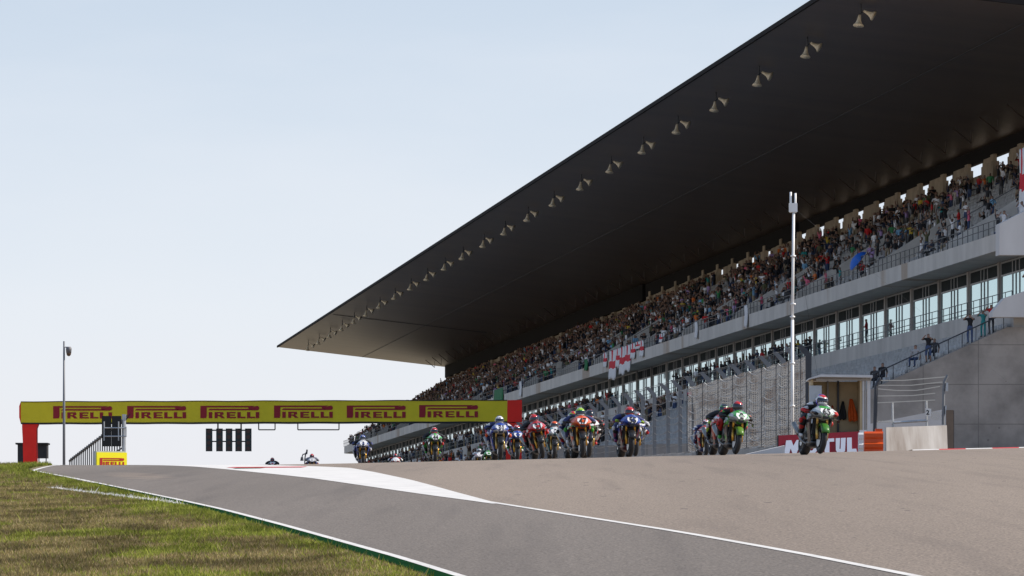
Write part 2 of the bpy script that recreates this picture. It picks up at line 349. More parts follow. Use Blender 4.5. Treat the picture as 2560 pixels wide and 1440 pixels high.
# ------------------------------------------------------------------ grandstand
M_conc = mat('concrete', (.38, .345, .31), .85, var=.28, scale=.55, streak=.25, bump=.1, bscale=8)
M_concw = mat('pale_concrete', (.56, .55, .55), .8, var=.10, scale=.5, streak=.3)
def form_concrete(name, base, joint=(3.2, 2.3)):
    m = bpy.data.materials.new(name); m.use_nodes = True; t = m.node_tree; b = t.nodes['Principled BSDF']; N = t.nodes.new; K = t.links.new
    b.inputs['Roughness'].default_value = .85; tc = N('ShaderNodeTexCoord')
    n = N('ShaderNodeTexNoise'); n.inputs['Scale'].default_value = .32; n.inputs['Detail'].default_value = 7; n.inputs['Roughness'].default_value = .62; K(tc.outputs['Object'], n.inputs['Vector'])
    r = N('ShaderNodeValToRGB'); r.color_ramp.elements[0].position = .36; r.color_ramp.elements[1].position = .60
    r.color_ramp.elements[0].color = (*[c * .55 for c in base], 1); r.color_ramp.elements[1].color = (*base, 1); K(n.outputs[0], r.inputs[0])
    sp = N('ShaderNodeSeparateXYZ'); K(tc.outputs['Object'], sp.inputs[0])
    last = r.outputs[0]
    prev = None
    for ax, s_ in (('X', joint[0]), ('Z', joint[1])):
        d = N('ShaderNodeMath'); d.operation = 'DIVIDE'; d.inputs[1].default_value = s_; K(sp.outputs[ax], d.inputs[0])
        f = N('ShaderNodeMath'); f.operation = 'FRACT'; K(d.outputs[0], f.inputs[0])
        l = N('ShaderNodeMath'); l.operation = 'LESS_THAN'; l.inputs[1].default_value = .05 / s_; K(f.outputs[0], l.inputs[0])
        if prev: mxx = N('ShaderNodeMath'); mxx.operation = 'MAXIMUM'; K(prev.outputs[0], mxx.inputs[0]); K(l.outputs[0], mxx.inputs[1]); prev = mxx
        else: prev = l
    v = N('ShaderNodeTexVoronoi'); v.inputs['Scale'].default_value = .9; K(tc.outputs['Object'], v.inputs['Vector'])
    lv = N('ShaderNodeMath'); lv.operation = 'LESS_THAN'; lv.inputs[1].default_value = .06; K(v.outputs['Distance'], lv.inputs[0])
    mm = N('ShaderNodeMath'); mm.operation = 'MAXIMUM'; K(prev.outputs[0], mm.inputs[0]); K(lv.outputs[0], mm.inputs[1])
    ml = N('ShaderNodeMath'); ml.operation = 'MULTIPLY'; ml.inputs[1].default_value = .55; K(mm.outputs[0], ml.inputs[0])
    mx = N('ShaderNodeMixRGB'); K(ml.outputs[0], mx.inputs[0]); K(last, mx.inputs[1]); mx.inputs[2].default_value = (*[c * .3 for c in base], 1)
    K(mx.outputs[0], b.inputs['Base Color']); return m
M_end = form_concrete('formwork_concrete', (.34, .31, .285))
def roof_mat():
    m = bpy.data.materials.new('roof_soffit'); m.use_nodes = True; t = m.node_tree; b = t.nodes['Principled BSDF']; N = t.nodes.new; K = t.links.new
    tc = N('ShaderNodeTexCoord'); b.inputs['Roughness'].default_value = .40; b.inputs['Specular IOR Level'].default_value = .5
    mp = N('ShaderNodeMapping'); mp.inputs['Scale'].default_value = (.035, 1, .03); K(tc.outputs['Object'], mp.inputs[0])
    n = N('ShaderNodeTexNoise'); n.inputs['Scale'].default_value = .22; n.inputs['Detail'].default_value = 8; n.inputs['Roughness'].default_value = .7; K(mp.outputs[0], n.inputs['Vector'])
    r = N('ShaderNodeValToRGB'); r.color_ramp.elements[0].position = .33; r.color_ramp.elements[1].position = .68
    r.color_ramp.elements[0].color = (.054, .039, .033, 1); r.color_ramp.elements[1].color = (.108, .074, .058, 1); K(n.outputs[0], r.inputs[0]); K(r.outputs[0], b.inputs['Base Color'])
    return m
M_roof = roof_mat()
M_roofe = mat('roof_edge', (.022, .02, .02), .9, var=.2, scale=.3, spec=.1)
M_steel = mat('galvanised_steel', (.42, .44, .46), .5, metal=.6, var=.15, scale=6)
M_dsteel = mat('dark_steel', (.05, .055, .065), .55, metal=.3, var=.1, scale=8)
M_seat = mat('grey_seat_plastic', (.52, .51, .50), .55, var=.12, scale=3)
M_glass = mat('window_glass', (.44, .67, .68), .05, metal=.9, spec=.8)
M_trans = mat('transom_panel', (.035, .04, .04), .9, var=.2, scale=2, spec=.08)
M_frame = mat('window_frame', (.30, .29, .28), .5, var=.1)
Y0, Y1, BAY = 330., 816., 9.8
NB_ = 49
ys_b = [Y0 + 1.5 + BAY * i for i in range(NB_ + 1)]
stand = empty('grandstand', P(66, Y0, ground(28, 330)), 0, 'long covered concrete grandstand packed with spectators under a dark cantilever roof', 'grandstand')
def sp(mb, name, m, smooth=None, mesh_only=False):
    """part of the stand; vertices given in world space"""
    L0 = stand.location; mb.v = [(x - L0.x, y - L0.y, z - L0.z) for x, y, z in mb.v]
    return mb.build(name, m, stand, smooth)
def lbox(mb, l0, y0, z0, l1, y1, z1):
    vs = [P(l, y, z) for z in (z0, z1) for y in (y0, y1) for l in (l0, l1)]
    return mb.add(vs, [(0, 2, 3, 1), (4, 5, 7, 6), (0, 1, 5, 4), (2, 6, 7, 3), (0, 4, 6, 2), (1, 3, 7, 5)])
def lprism(mb, poly, y0, y1):
    n = len(poly); vs = [P(l, y0, z) for l, z in poly] + [P(l, y1, z) for l, z in poly]
    return mb.add(vs, [tuple(range(n)), tuple(range(2 * n - 1, n - 1, -1))] + [(k, k + n, (k + 1) % n + n, (k + 1) % n) for k in range(n)])
# roof: rises towards the track
RF = (55.0, 35.42); RR = (81.5, 32.3)
rz = lambda l: RF[1] + (RR[1] - RF[1]) * (l - RF[0]) / (RR[0] - RF[0])
b = MB(); seg = 30
for i in range(seg):
    a, c = Y0 + (Y1 + 3 - Y0) * i / seg, Y0 + (Y1 + 3 - Y0) * (i + 1) / seg
    lprism(b, [(RF[0] + .15, RF[1]), (RR[0], RR[1]), (RR[0], RR[1] + 1.1), (RF[0] + .15, RF[1] + .18)], a, c)
roof = sp(b, 'roof', M_roof)
b = MB(); lprism(b, [(RF[0], RF[1] - .06), (RF[0] + .15, RF[1] - .06), (RF[0] + .15, RF[1] + .22), (RF[0], RF[1] + .22)], Y0 - .1, Y1 + 3.1)
lprism(b, [(RF[0] + .15, RF[1] - .1), (RR[0], RR[1] - .1), (RR[0], RR[1] + 1.15), (RF[0] + .15, RF[1] + .55)], Y0 - .25, Y0 - .01)
o = b.build('roof_edge', M_roofe, None); o.parent = roof; o.location = -stand.location
# seams under the roof
b = MB()
for yy in (Y1 - 95,): lbox(b, 55.6, yy, 0, 75, yy + .6, .001); 
b.v = [(x, y, rz(x + SH * y) - .02 - (.03 if z < .0005 else 0)) for x, y, z in b.v]
k = len(b.v); b.add([P(67.2, yy, rz(67.2) - zz) for yy in (Y0 + 5, Y1 + 2) for zz in (.02, .05)] + [P(67.28, yy, rz(67.28) - zz) for yy in (Y0 + 5, Y1 + 2) for zz in (.02, .05)], [(0, 1, 3, 2), (4, 5, 7, 6), (1, 3, 7, 5), (0, 2, 6, 4)])
o = b.build('roof_seam', M_dsteel); o.parent = roof; o.location = -stand.location
# upper deck: balcony slab with fascia
FL, FZ0, FZ1 = 64.0, 19.9, 20.9
b = MB()
for i in range(NB_):
    a, c = (Y0 if i == 0 else ys_b[i] - 1.5 + .015), ys_b[i + 1] - 1.5
    lprism(b, [(FL, FZ0), (FL, FZ1), (FL + .3, FZ1), (FL + .3, FZ1 - .25), (80.5, FZ1 - .25), (80.5, FZ0 - .05), (FL + 2.2, FZ0 - .05), (FL + .9, FZ0 - .05)], a, c)
def fascia_mat():
    m = mat('fascia_concrete', (.53, .50, .465), .8, var=.14, scale=.5, streak=.4); t = m.node_tree; b_ = t.nodes['Principled BSDF']; N = t.nodes.new; K = t.links.new
    base = b_.inputs['Base Color'].links[0].from_socket; tc = N('ShaderNodeTexCoord'); mp = N('ShaderNodeMapping'); mp.inputs['Scale'].default_value = (.2, 1, .12); K(tc.outputs['Object'], mp.inputs[0])
    n = N('ShaderNodeTexNoise'); n.inputs['Scale'].default_value = .16; n.inputs['Detail'].default_value = 5; K(mp.outputs[0], n.inputs['Vector'])
    r = N('ShaderNodeValToRGB'); r.color_ramp.elements[0].position = .60; r.color_ramp.elements[1].position = .66; r.color_ramp.elements[1].color = (.75, .75, .75, 1); K(n.outputs[0], r.inputs[0])
    mx = N('ShaderNodeMixRGB'); K(r.outputs[0], mx.inputs[0]); K(base, mx.inputs[1]); mx.inputs[2].default_value = (.34, .25, .18, 1); K(mx.outputs[0], b_.inputs['Base Color']); return m
sp(b, 'balcony_slab', fascia_mat())
# raked upper tier
NR, RL, RD, RH = 18, 64.75, .80, .49
TZ = FZ1 - .15
b = MB(); poly = [(64.4, TZ - .1)]
for i in range(NR): poly += [(RL + RD * i, TZ + RH * i), (RL + RD * (i + 1), TZ + RH * i)]
poly += [(RL + RD * NR, TZ + RH * NR - .2), (81, TZ + RH * NR - .2), (81, FZ1 - .22), (64.4, FZ1 - .22)]
lprism(b, poly, Y0 + .1, Y1 - .5); sp(b, 'upper_terrace', M_conc)
topL, topZ = RL + RD * NR, TZ + RH * NR
# rear wall with piers, open slots to the sky between them
M_rear = mat('ochre_concrete', (.33, .26, .18), .85, var=.3, scale=.6, streak=.4)
b = MB(); lbox(b, topL + .2, Y0 + .1, topZ - 1, topL + .5, Y1 - .5, topZ + 1.0); sp(b, 'rear_wall', M_rear)
b = MB(); lbox(b, topL + .25, Y0 + .1, topZ + 1.95, topL + .6, Y0 + 170, rz(topL + .6) + .1); lbox(b, topL + .0, Y0 + 170, topZ + 1.6, topL + .6, Y0 + 270, rz(topL) - .03); lbox(b, topL - .3, Y0 + 270, topZ + 1.3, topL + .6, Y1 - .5, rz(topL - .3) - .03); sp(b, 'rear_lintel', mat('lintel_shade', (.02, .018, .017), .95, spec=.05))  # lintel: shade painted into its colour, far lengths deepened for the crowd's shading
for i in range(NB_):
    b = MB(); q = (4.2 if i < 9 else 6.2) if i < 22 else 7.7
    lbox(b, topL + .1, ys_b[i] + 1.25, topZ + .3, topL + .45, ys_b[i] + q, topZ + 1.98); lbox(b, topL + .1, ys_b[i] + q, topZ + .3, topL + .45, ys_b[i] + q + .45, topZ + 1.75); lbox(b, topL + .1, ys_b[i] + q + .45, topZ + .3, topL + .45, ys_b[i] + q + .9, topZ + 1.5); sp(b, 'rear_panel', M_rear)
pm = None
for i in range(NB_ + 1):
    y = ys_b[i]; b = MB(); lbox(b, topL - .25, y - 1.2, topZ - 1.1, topL + .19, y + 1.2, topZ + 1.5); lbox(b, topL - .1, y - .6, topZ + 1.45, topL + .15, y + .6, topZ + 2.05); sp(b, 'pier', M_rear)
for i in range(NB_):
    y = ys_b[i] + 4.2; b = MB(); b.tube([P(75.2, y, rz(75.2)), P(76.5, y, rz(76.5) - .9)], .05, 5); b.tube([P(76.5, y, rz(76.5) - .9), P(76.5, y, rz(76.5))], .03, 5); sp(b, 'roof_strut', M_roof)
# window level
WLn, WZ0, WZ1 = 66.3, 16.75, FZ0 - .05
for i in range(NB_):
    a, c = ys_b[i] + .35, ys_b[i + 1] - .35; b = MB(); e = .06
    fr = [a, a + (c - a) * .39, a + (c - a) * .51, a + (c - a) * .62, c]; zt = WZ1 - .85
    for q in fr: lbox(b, WLn - .01, q - e, WZ0, WLn + .045, q + e, WZ1 - .002)
    for q in (WZ0 + .05, zt, WZ1 - .08): lbox(b, WLn - .015, a, q - .05, WLn + .04, c, q + .05)
    wf = sp(b, 'window', M_frame)
    b = MB(); b.add([P(WLn + .03, fr[j + d], z) for j in range(4) for d, z in ((0, WZ0), (1, WZ0), (1, zt), (0, zt))], [tuple(range(4 * j, 4 * j + 4)) for j in range(4)])
    gp = b.build('pane', M_glass); gp.parent = wf; gp.location = -stand.location
    b = MB(); b.add([P(WLn + .03, fr[j + d], z) for j in range(4) for d, z in ((0, zt), (1, zt), (1, WZ1), (0, WZ1))], [tuple(range(4 * j, 4 * j + 4)) for j in range(4)])
    gp = b.build('transom', M_trans); gp.parent = wf; gp.location = -stand.location
for i in range(NB_ + 1):
    b = MB(); y = ys_b[i]; lbox(b, WLn - .10, y - .16, WZ0 - .05, WLn + .1, y + .3, WZ1 - .004); sp(b, 'column', M_conc)
b = MB(); lbox(b, WLn + .6, Y0 + .3, WZ0 - .1, WLn + .9, Y1 - 1, WZ1 + .0); sp(b, 'back_wall', M_trans)
# balcony floor and its wall down to the lower tier
b = MB()
for i in range(0, NB_):
    a, c = (Y0 if i == 0 else ys_b[i] + .02), ys_b[i + 1]; lprism(b, [(64.9, 14.7), (64.9, WZ0), (80, WZ0 - .02), (80, 14.7)], a, c)
sp(b, 'balcony_wall', mat('balcony_concrete', (.45, .42, .39), .8, var=.22, scale=.45, streak=.15))
# lower tier
LN, LD, LH = 18, .85, .39
lz = lambda i: 15.3 - LH * i
b = MB(); poly = [(64.88, 6), (64.88, lz(0))]
for i in range(LN): poly += [(64.88 - LD * (i + 1), lz(i)), (64.88 - LD * (i + 1), lz(i + 1))]
poly += [(64.88 - LD * LN, 6)]
lprism(b, poly, Y0 + .5, Y1 - 5); sp(b, 'lower_terrace', M_conc)
# end walls, facing the camera
b = MB(); lprism(b, [(38.5, 5), (38.5, 8.5), (50, 8.78), (55.2, 11.17), (64.4, 15.4), (64.95, 15.42), (80.5, 15.42), (80.5, 5)], Y0 - .4, Y0 + .49)
sp(b, 'end_wall', M_end)
b = MB(); lprism(b, [(63.4, 16.25), (64.1, 17.05), (67.5, 18.2), (80, 18.4), (80, 15.95), (64.3, 15.95), (63.4, 15.95)], Y0 - 1.4, Y0 - .42); sp(b, 'stair_parapet', M_concw)
b = MB(); lprism(b, [(63.85, 21.35), (66.5, 22.7), (80.5, 29), (80.5, 19.55), (63.85, 19.55)], Y0 - 1.2, Y0 - .02); sp(b, 'stair_parapet', M_concw)
b = MB(); lprism(b, [(66.4, 19.5), (80, 19.5), (80, 18.5), (66.4, 18.25)], Y0 - .3, Y0 - .1); sp(b, 'end_wall', M_trans)
# vomitory side walls in the upper tier
vy = [347.5 + 29.4 * i for i in range(16)]
for y in vy:
    b = MB(); lprism(b, [(64.4, 20.8), (64.4, 21.5), (70.6, 25.4), (70.6, 23.9), (66, 20.8)], y - .3, y); lprism(b, [(64.5, 20.8), (64.5, 21.2), (68.6, 23.6), (68.6, 22.7), (66, 20.8)], y + 3.0, y + 3.3); sp(b, 'stair_wall', M_concw if False else mat('stair_concrete', (.60, .585, .56), .8, var=.15, scale=1))
# railings
def railing(l, z, h, y0, y1, step, name, rails=(1., .55), rr=.028, pr=.03):
    b = MB(); n = int((y1 - y0) / step)
    for i in range(n + 1): y = y0 + i * step; b.tube([P(l, y, z), P(l, y, z + h)], pr, 4)
    for q in rails: b.tube([P(l, y0, z + h * q), P(l, y1, z + h * q)], rr, 4)
    return sp(b, name, M_dsteel)
railing(64.18, FZ1, .85, Y0 + .5, Y1 - 2, 1.63, 'balcony_railing')
railing(65.0, WZ0, .85, Y0 + 1, Y1 - 2, 1.96, 'walkway_railing', (1., .5))
for y in vy:   # higher rails by the stairs
    b = MB()
    for q in (0, 1.5, 3): b.tube([P(64.3, y + q, FZ1), P(64.3, y + q, FZ1 + 1.5)], .03, 4)
    b.tube([P(64.3, y, FZ1 + 1.5), P(64.3, y + 3, FZ1 + 1.5)], .03, 4); b.tube([P(64.3, y, FZ1 + 1.5), P(69, y, FZ1 + 4.2)], .03, 4); sp(b, 'stair_railing', M_dsteel)
b = MB(); rp = [P(56.3, Y0 - .1, 12.5), P(64.2, Y0 - .1, 16.15), P(66, Y0 - .1, 17.0)]
b.tube(rp, .04, 5)
for q in range(11):
    t = q / 10; l = 56.3 + t * 8; z0 = 11.17 + (l - 55.2) * .46; b.tube([P(l, Y0 - .1, z0 - .1), P(l, Y0 - .1, 12.5 + (l - 56.3) * .462)], .03, 4)
sp(b, 'end_railing', M_dsteel)

# horn loudspeakers under the roof
M_horn = mat('cream_horn', (.85, .74, .55), .5, var=.15, scale=3)
def horn_mesh(p0, d, ln):
    b = MB(); d = Vector(d).normalized(); b.tube([Vector(p0) + d * t * ln for t in (0, .25, .5, .75, .93, 1.0)], [.13, .16, .22, .33, .50, .56], 12, cap=True); return b
def horn_pts():
    # photo rows of the horn pairs
    return [(2152, 55), (2019, 132), (1898, 203), (1790, 266), (1695, 322), (1609, 375), (1528, 424), (1454, 465), (1385, 505), (1321, 542), (1263, 577), (1210, 610), (1158, 640), (1113, 668), (1069, 695), (1028, 720), (988, 742), (950, 760), (917, 778), (886, 800), (856, 818), (826, 836), (798, 853), (771, 868)]
HL = 57.6
hs = horn_pts(); 
me_a = horn_mesh((-.12, 0, -1.05), (-.12, -.25, -1), 1.15).build('speaker_horn', M_horn, mesh_only=True, smooth=True)
me_b = horn_mesh((.3, 0, -.65), (1, -.3, -.55), 1.15).build('speaker_horn', M_horn, mesh_only=True, smooth=True)
bb = MB(); bb.tube([(0, 0, .02), (0, 0, -1.0)], .07, 6); bb.tube([(-.12, 0, -1.0), (.35, 0, -.62)], .06, 6); bb.tube([(0, -.3, -.35), (0, .5, .02)], .04, 5); me_c = bb.build('bracket', M_dsteel, mesh_only=True)
for i, (px, py) in enumerate(hs):
    Yh = HL * F / (px + 263); l = HL
    t = empty('horn_loudspeaker', P(l, Yh, rz(l)), 0, 'pair of cream horn loudspeakers under the roof edge, %s from the near end' % ordn(i + 1), 'loudspeaker', 'horn loudspeakers under the grandstand roof')
    inst('speaker_horn', me_a, t); inst('speaker_horn', me_b, t); inst('bracket', me_c, t); t.scale = (.6, .6, .6)
# ------------------------------------------------------------------ people
def skin_mesh(joints, edges, radii, root, sub=0):
    """one continuous body grown round a skeleton; returns verts, faces"""
    names = list(joints); idx = {n: i for i, n in enumerate(names)}
    me = bpy.data.meshes.new('sk'); me.from_pydata([joints[n] for n in names], [(idx[a], idx[b]) for a, b in edges], [])
    o = bpy.data.objects.new('sk', me); COL.objects.link(o); md = o.modifiers.new('s', 'SKIN'); md.use_smooth_shade = True
    md.branch_smoothing = .6
    for i, n in enumerate(names):
        r = radii[n]; r = r if isinstance(r, tuple) else (r, r); sv = me.skin_vertices[0].data[i]; sv.radius = r; sv.use_root = (n == root)
    if sub: m2 = o.modifiers.new('u', 'SUBSURF'); m2.levels = sub; m2.render_levels = sub
    dg = bpy.context.evaluated_depsgraph_get(); dg.update(); m3 = bpy.data.meshes.new_from_object(o.evaluated_get(dg))
    vs = [tuple(v.co) for v in m3.vertices]; fs = [tuple(p.vertices) for p in m3.polygons]
    bpy.data.objects.remove(o); bpy.data.meshes.remove(me); bpy.data.meshes.remove(m3); return vs, fs
def seg_d(p, a, b):
    ab = b - a; t = max(0, min(1, (p - a).dot(ab) / max(1e-9, ab.dot(ab)))); return (p - a - ab * t).length
# material slots of a spectator: 0 skin 1 hair 2 top 3 trousers 4 shoes
def spectator(arms='down', sit=False, shorts=False, sub=1, female=False, twist=0.):
    J = dict(pelvis=(0, 0, .95), waist=(0, .01, 1.12), chest=(0, .01, 1.32), neck=(0, .0, 1.49), head=(0, -.02, 1.60), crown=(0, -.01, 1.69))
    Rr = dict(pelvis=(.155, .12), waist=(.135, .11), chest=(.165, .12), neck=.06, head=(.082, .10), crown=(.065, .075))
    E = [('pelvis', 'waist'), ('waist', 'chest'), ('chest', 'neck'), ('neck', 'head'), ('head', 'crown')]
    A = {'down': ((.21, .0, 1.40), (.26, .03, 1.13), (.25, -.06, .90), (.24, -.08, .82)),
         'film': ((.20, -.01, 1.41), (.30, -.20, 1.33), (.11, -.27, 1.53), (.05, -.27, 1.60)),
         'up': ((.19, 0, 1.44), (.28, -.03, 1.66), (.22, -.06, 1.90), (.20, -.07, 1.98)),
         'clap': ((.21, 0, 1.40), (.27, -.05, 1.16), (.10, -.27, 1.27), (.03, -.31, 1.33)),
         'hip': ((.21, 0, 1.40), (.36, .06, 1.18), (.20, -.05, 1.02), (.15, -.08, 1.0)),
         'fold': ((.21, 0, 1.40), (.27, -.08, 1.15), (.08, -.22, 1.18), (-.02, -.22, 1.19))}
    for s, sd in ((-1, 'l'), (1, 'r')):
        arm = arms if isinstance(arms, str) else arms[0 if s < 0 else 1]
        for n, p in zip(('sho', 'elb', 'wri', 'han'), A[arm]): J[n + sd] = (p[0] * s, p[1], p[2])
        Rr['sho' + sd] = .07; Rr['elb' + sd] = .048; Rr['wri' + sd] = .032; Rr['han' + sd] = (.042, .03)
        E += [('chest', 'sho' + sd), ('sho' + sd, 'elb' + sd), ('elb' + sd, 'wri' + sd), ('wri' + sd, 'han' + sd)]
        L = [(.10, 0, .90), (.12, -.03, .50), (.11, .02, .09), (.12, -.13, .045)]
        if sit: L = [(.10, -.04, .90), (.15, -.45, .90), (.14, -.44, .50), (.14, -.58, .46)]
        for n, p in zip(('hip', 'kne', 'ank', 'toe'), L): J[n + sd] = (p[0] * s, p[1], p[2])
        Rr['hip' + sd] = .095; Rr['kne' + sd] = .062; Rr['ank' + sd] = .045; Rr['toe' + sd] = .042
        E += [('pelvis', 'hip' + sd), ('hip' + sd, 'kne' + sd), ('kne' + sd, 'ank' + sd), ('ank' + sd, 'toe' + sd)]
    if sit: J = {k: (v[0], v[1], v[2] - .45) for k, v in J.items()}
    vs, fs = skin_mesh(J, E, Rr, 'pelvis', sub)
    V = {k: Vector(v) for k, v in J.items()}; zone = {}
    for a, b in E:
        k = a[:3] + b[:3]
        zone[(a, b)] = 0
        if a in ('pelvis', 'waist', 'chest') and b in ('waist', 'chest') or b.startswith('sho') or a.startswith('sho') or (a, b) == ('chest', 'neck'): zone[(a, b)] = 2
        if b.startswith('hip') or a.startswith('hip'): zone[(a, b)] = 3
        if a.startswith('kne'): zone[(a, b)] = 0 if shorts else 3
        if a.startswith('ank'): zone[(a, b)] = 4
        if a == 'pelvis': zone[(a, b)] = 3
    mi = []
    for f in fs:
        c = sum((Vector(vs[i]) for i in f), Vector()) / len(f)
        e = min(E, key=lambda e: seg_d(c, V[e[0]], V[e[1]]) - .5 * min(x if not isinstance(x, tuple) else x[0] for x in (Rr[e[0]], Rr[e[1]])))
        z = zone[e]
        hd = V['head']
        if e in (('neck', 'head'), ('head', 'crown')) and (c.z > hd.z + .055 or (c.y > hd.y + .03 and c.z > hd.z - (.16 if female else .05))): z = 1
        if e == ('chest', 'neck') and c.z > V['neck'].z - .02: z = 0
        if e == ('pelvis', 'waist') and c.z > V['waist'].z - .1: z = 2
        mi.append(z)
    # nose, brow, mouth
    hd = V['head']
    def addf(v, f, m_):
        k = len(vs); vs.extend(v); fs.extend([tuple(i + k for i in q) for q in f]); mi.extend([m_] * len(f))
    if sub:
        y = hd.y - .088
        addf([(-.016, y + .01, hd.z - .012), (.016, y + .01, hd.z - .012), (0, y - .022, hd.z - .012), (0, y + .004, hd.z + .035)], [(0, 1, 2), (0, 2, 3), (1, 3, 2)], 0)
        for s in (-1, 1): addf([(s * .018, y - .004, hd.z + .025), (s * .045, y + .006, hd.z + .025), (s * .045, y + .006, hd.z + .038), (s * .018, y - .004, hd.z + .038)], [(0, 1, 2, 3)], 1)
        for s in (-1, 1): addf([(s * .078, 0 + hd.y, hd.z - .02), (s * .092, .01 + hd.y, hd.z - .01), (s * .092, .01 + hd.y, hd.z + .03), (s * .078, 0 + hd.y, hd.z + .03)], [(0, 1, 2, 3)], 0)
    return vs, fs, mi
SPEC = {}
def sv(key, **kw): SPEC[key] = spectator(**kw)
sv('stand', arms='down'); sv('film', arms='film'); sv('cheer', arms='up'); sv('clap', arms='clap', shorts=True); sv('hands_on_hips', arms='hip', shorts=True, female=True)
sv('folded', arms='fold'); sv('sit', arms='down', sit=True); sv('sit_film', arms='film', sit=True, shorts=True); sv('film_shorts', arms='film', shorts=True); sv('one_up', arms=('up', 'down'), female=True); sv('sit_clap', arms='clap', sit=True, female=True)
LOWP = [spectator(arms=a, sit=s, sub=0) for a, s in (('down', False), ('film', False), ('up', False), ('clap', False), ('fold', False), ('film', True), ('down', True))]
print('spectator verts', len(SPEC['stand'][0]), 'low', len(LOWP[0][0]))
SKIN = [(.27, .165, .12), (.23, .135, .095), (.33, .21, .155), (.12, .07, .05)]
HAIR = [(.02, .014, .01), (.05, .03, .018), (.012, .01, .01), (.22, .15, .07), (.30, .29, .28)]
TOPS = [('black', (.013, .013, .016), 42), ('dark grey', (.04, .04, .045), 16), ('navy', (.018, .024, .05), 12), ('white', (.78, .78, .80), 19), ('light grey', (.34, .34, .36), 6), ('red', (.50, .02, .02), 6),
        ('sky blue', (.16, .34, .52), 4), ('teal', (.03, .26, .26), 2), ('orange', (.60, .15, .03), 2), ('yellow', (.58, .42, .05), 2), ('green', (.04, .22, .08), 3), ('pink', (.70, .14, .24), 2), ('olive', (.10, .10, .05), 4), ('brown', (.07, .04, .028), 3), ('lilac', (.36, .24, .46), 2), ('beige', (.46, .40, .33), 2)]
TW = np.array([t[2] for t in TOPS], float); TW /= TW.sum()
TRS = [(.02, .022, .03), (.03, .05, .11), (.05, .08, .17), (.28, .23, .16), (.10, .10, .10), (.35, .35, .36), (.015, .015, .018)]
def cmat(prefix, col, rough=.8): return mat('%s_%d_%d_%d' % (prefix, *[int(c * 1000) for c in col]), col, rough)
def person_obj(key, loc, rz, top, tr, sk, hr, sc, label, group=None, cat='person'):
    vs, fs, mi = SPEC[key]
    if key not in PM:
        b = MB(); b.v = list(vs); b.f = list(fs); b.mi = list(mi); PM[key] = b.build('person', [cmat('skin', SKIN[0]), cmat('hair', HAIR[0]), cmat('top', TOPS[0][1]), cmat('trousers', TRS[0]), cmat('shoes', (.05, .05, .05))], mesh_only=True, smooth=True)
    o = bpy.data.objects.new('person', PM[key]); COL.objects.link(o); o.location = loc; o.rotation_euler = (0, 0, rz); o.scale = (sc * random.uniform(.95, 1.1), sc, sc)
    for i, m_ in enumerate((cmat('skin', sk), cmat('hair', hr), cmat('top', top), cmat('trousers', tr))): o.material_slots[i].link = 'OBJECT'; o.material_slots[i].material = m_
    return tag(o, label, cat, group)
PM = {}
POSE = {'stand': 'standing', 'film': 'filming', 'cheer': 'cheering', 'clap': 'clapping', 'hands_on_hips': 'idle', 'folded': 'relaxed', 'sit': 'seated', 'sit_film': 'seated filming', 'film_shorts': 'bare-legged filming', 'one_up': 'waving', 'sit_clap': 'seated clapping'}
FACE_T = -math.pi / 2     # facing the track
# places in the upper tier
def occupied(y, r):
    """share of seats taken near distance y, row r"""
    d = float(np.interp(y, [330, 350, 375, 405, 440, 500, 560], [.012, .03, .07, .11, .17, .25, .37]))
    n = mnoise.noise(Vector((y * .09, r * .35, 1.7))); d *= max(.05, 1 + 2.6 * n)
    if r < 2: d += .06
    return d
def in_aisle(y, r):
    for v in vy:
        if v - 1.5 < y < v + 4.2 and r < 7: return True
        if v - 8 < y < v and r < 4: return True
        if v + 12 < y < v + 13.2: return True
    return False
def near_pier(y): return False
slots = []; empties = []
for r in range(NR):
    y = Y0 + .8 + .2 * (r % 2); n_e = 0
    while y < Y1 - 2:
        stepy = .5
        if not in_aisle(y, r):
            if random.random() < occupied(y, r): slots.append((y, r))
            else: empties.append((y, r))
        y += stepy
slots.sort(); print('crowd', len(slots), 'empty seats', len(empties))
NEAR = 225
cnt = {}
for y, r in slots[:NEAR]:
    cnt[r] = cnt.get(r, 0) + 1
    sit = random.random() < .22
    key = random.choice(['sit', 'sit_film', 'sit_clap'] if sit else ['stand', 'film', 'film', 'cheer', 'clap', 'hands_on_hips', 'folded', 'film_shorts', 'one_up'])
    ti = rng.choice(len(TOPS), p=TW); l = RL + RD * r + (.45 if sit else .35)
    person_obj(key, P(l, y, TZ + RH * r), FACE_T + R(random.uniform(0, 62)), TOPS[ti][1], random.choice(TRS), random.choice(SKIN), random.choice(HAIR), random.uniform(.93, 1.05),
               '%s spectator, %s top, %s row of upper tier, %s from near end' % (POSE[key], TOPS[ti][0], ordn(r + 1), ordn(cnt[r])), 'spectators standing and sitting in the upper tier')
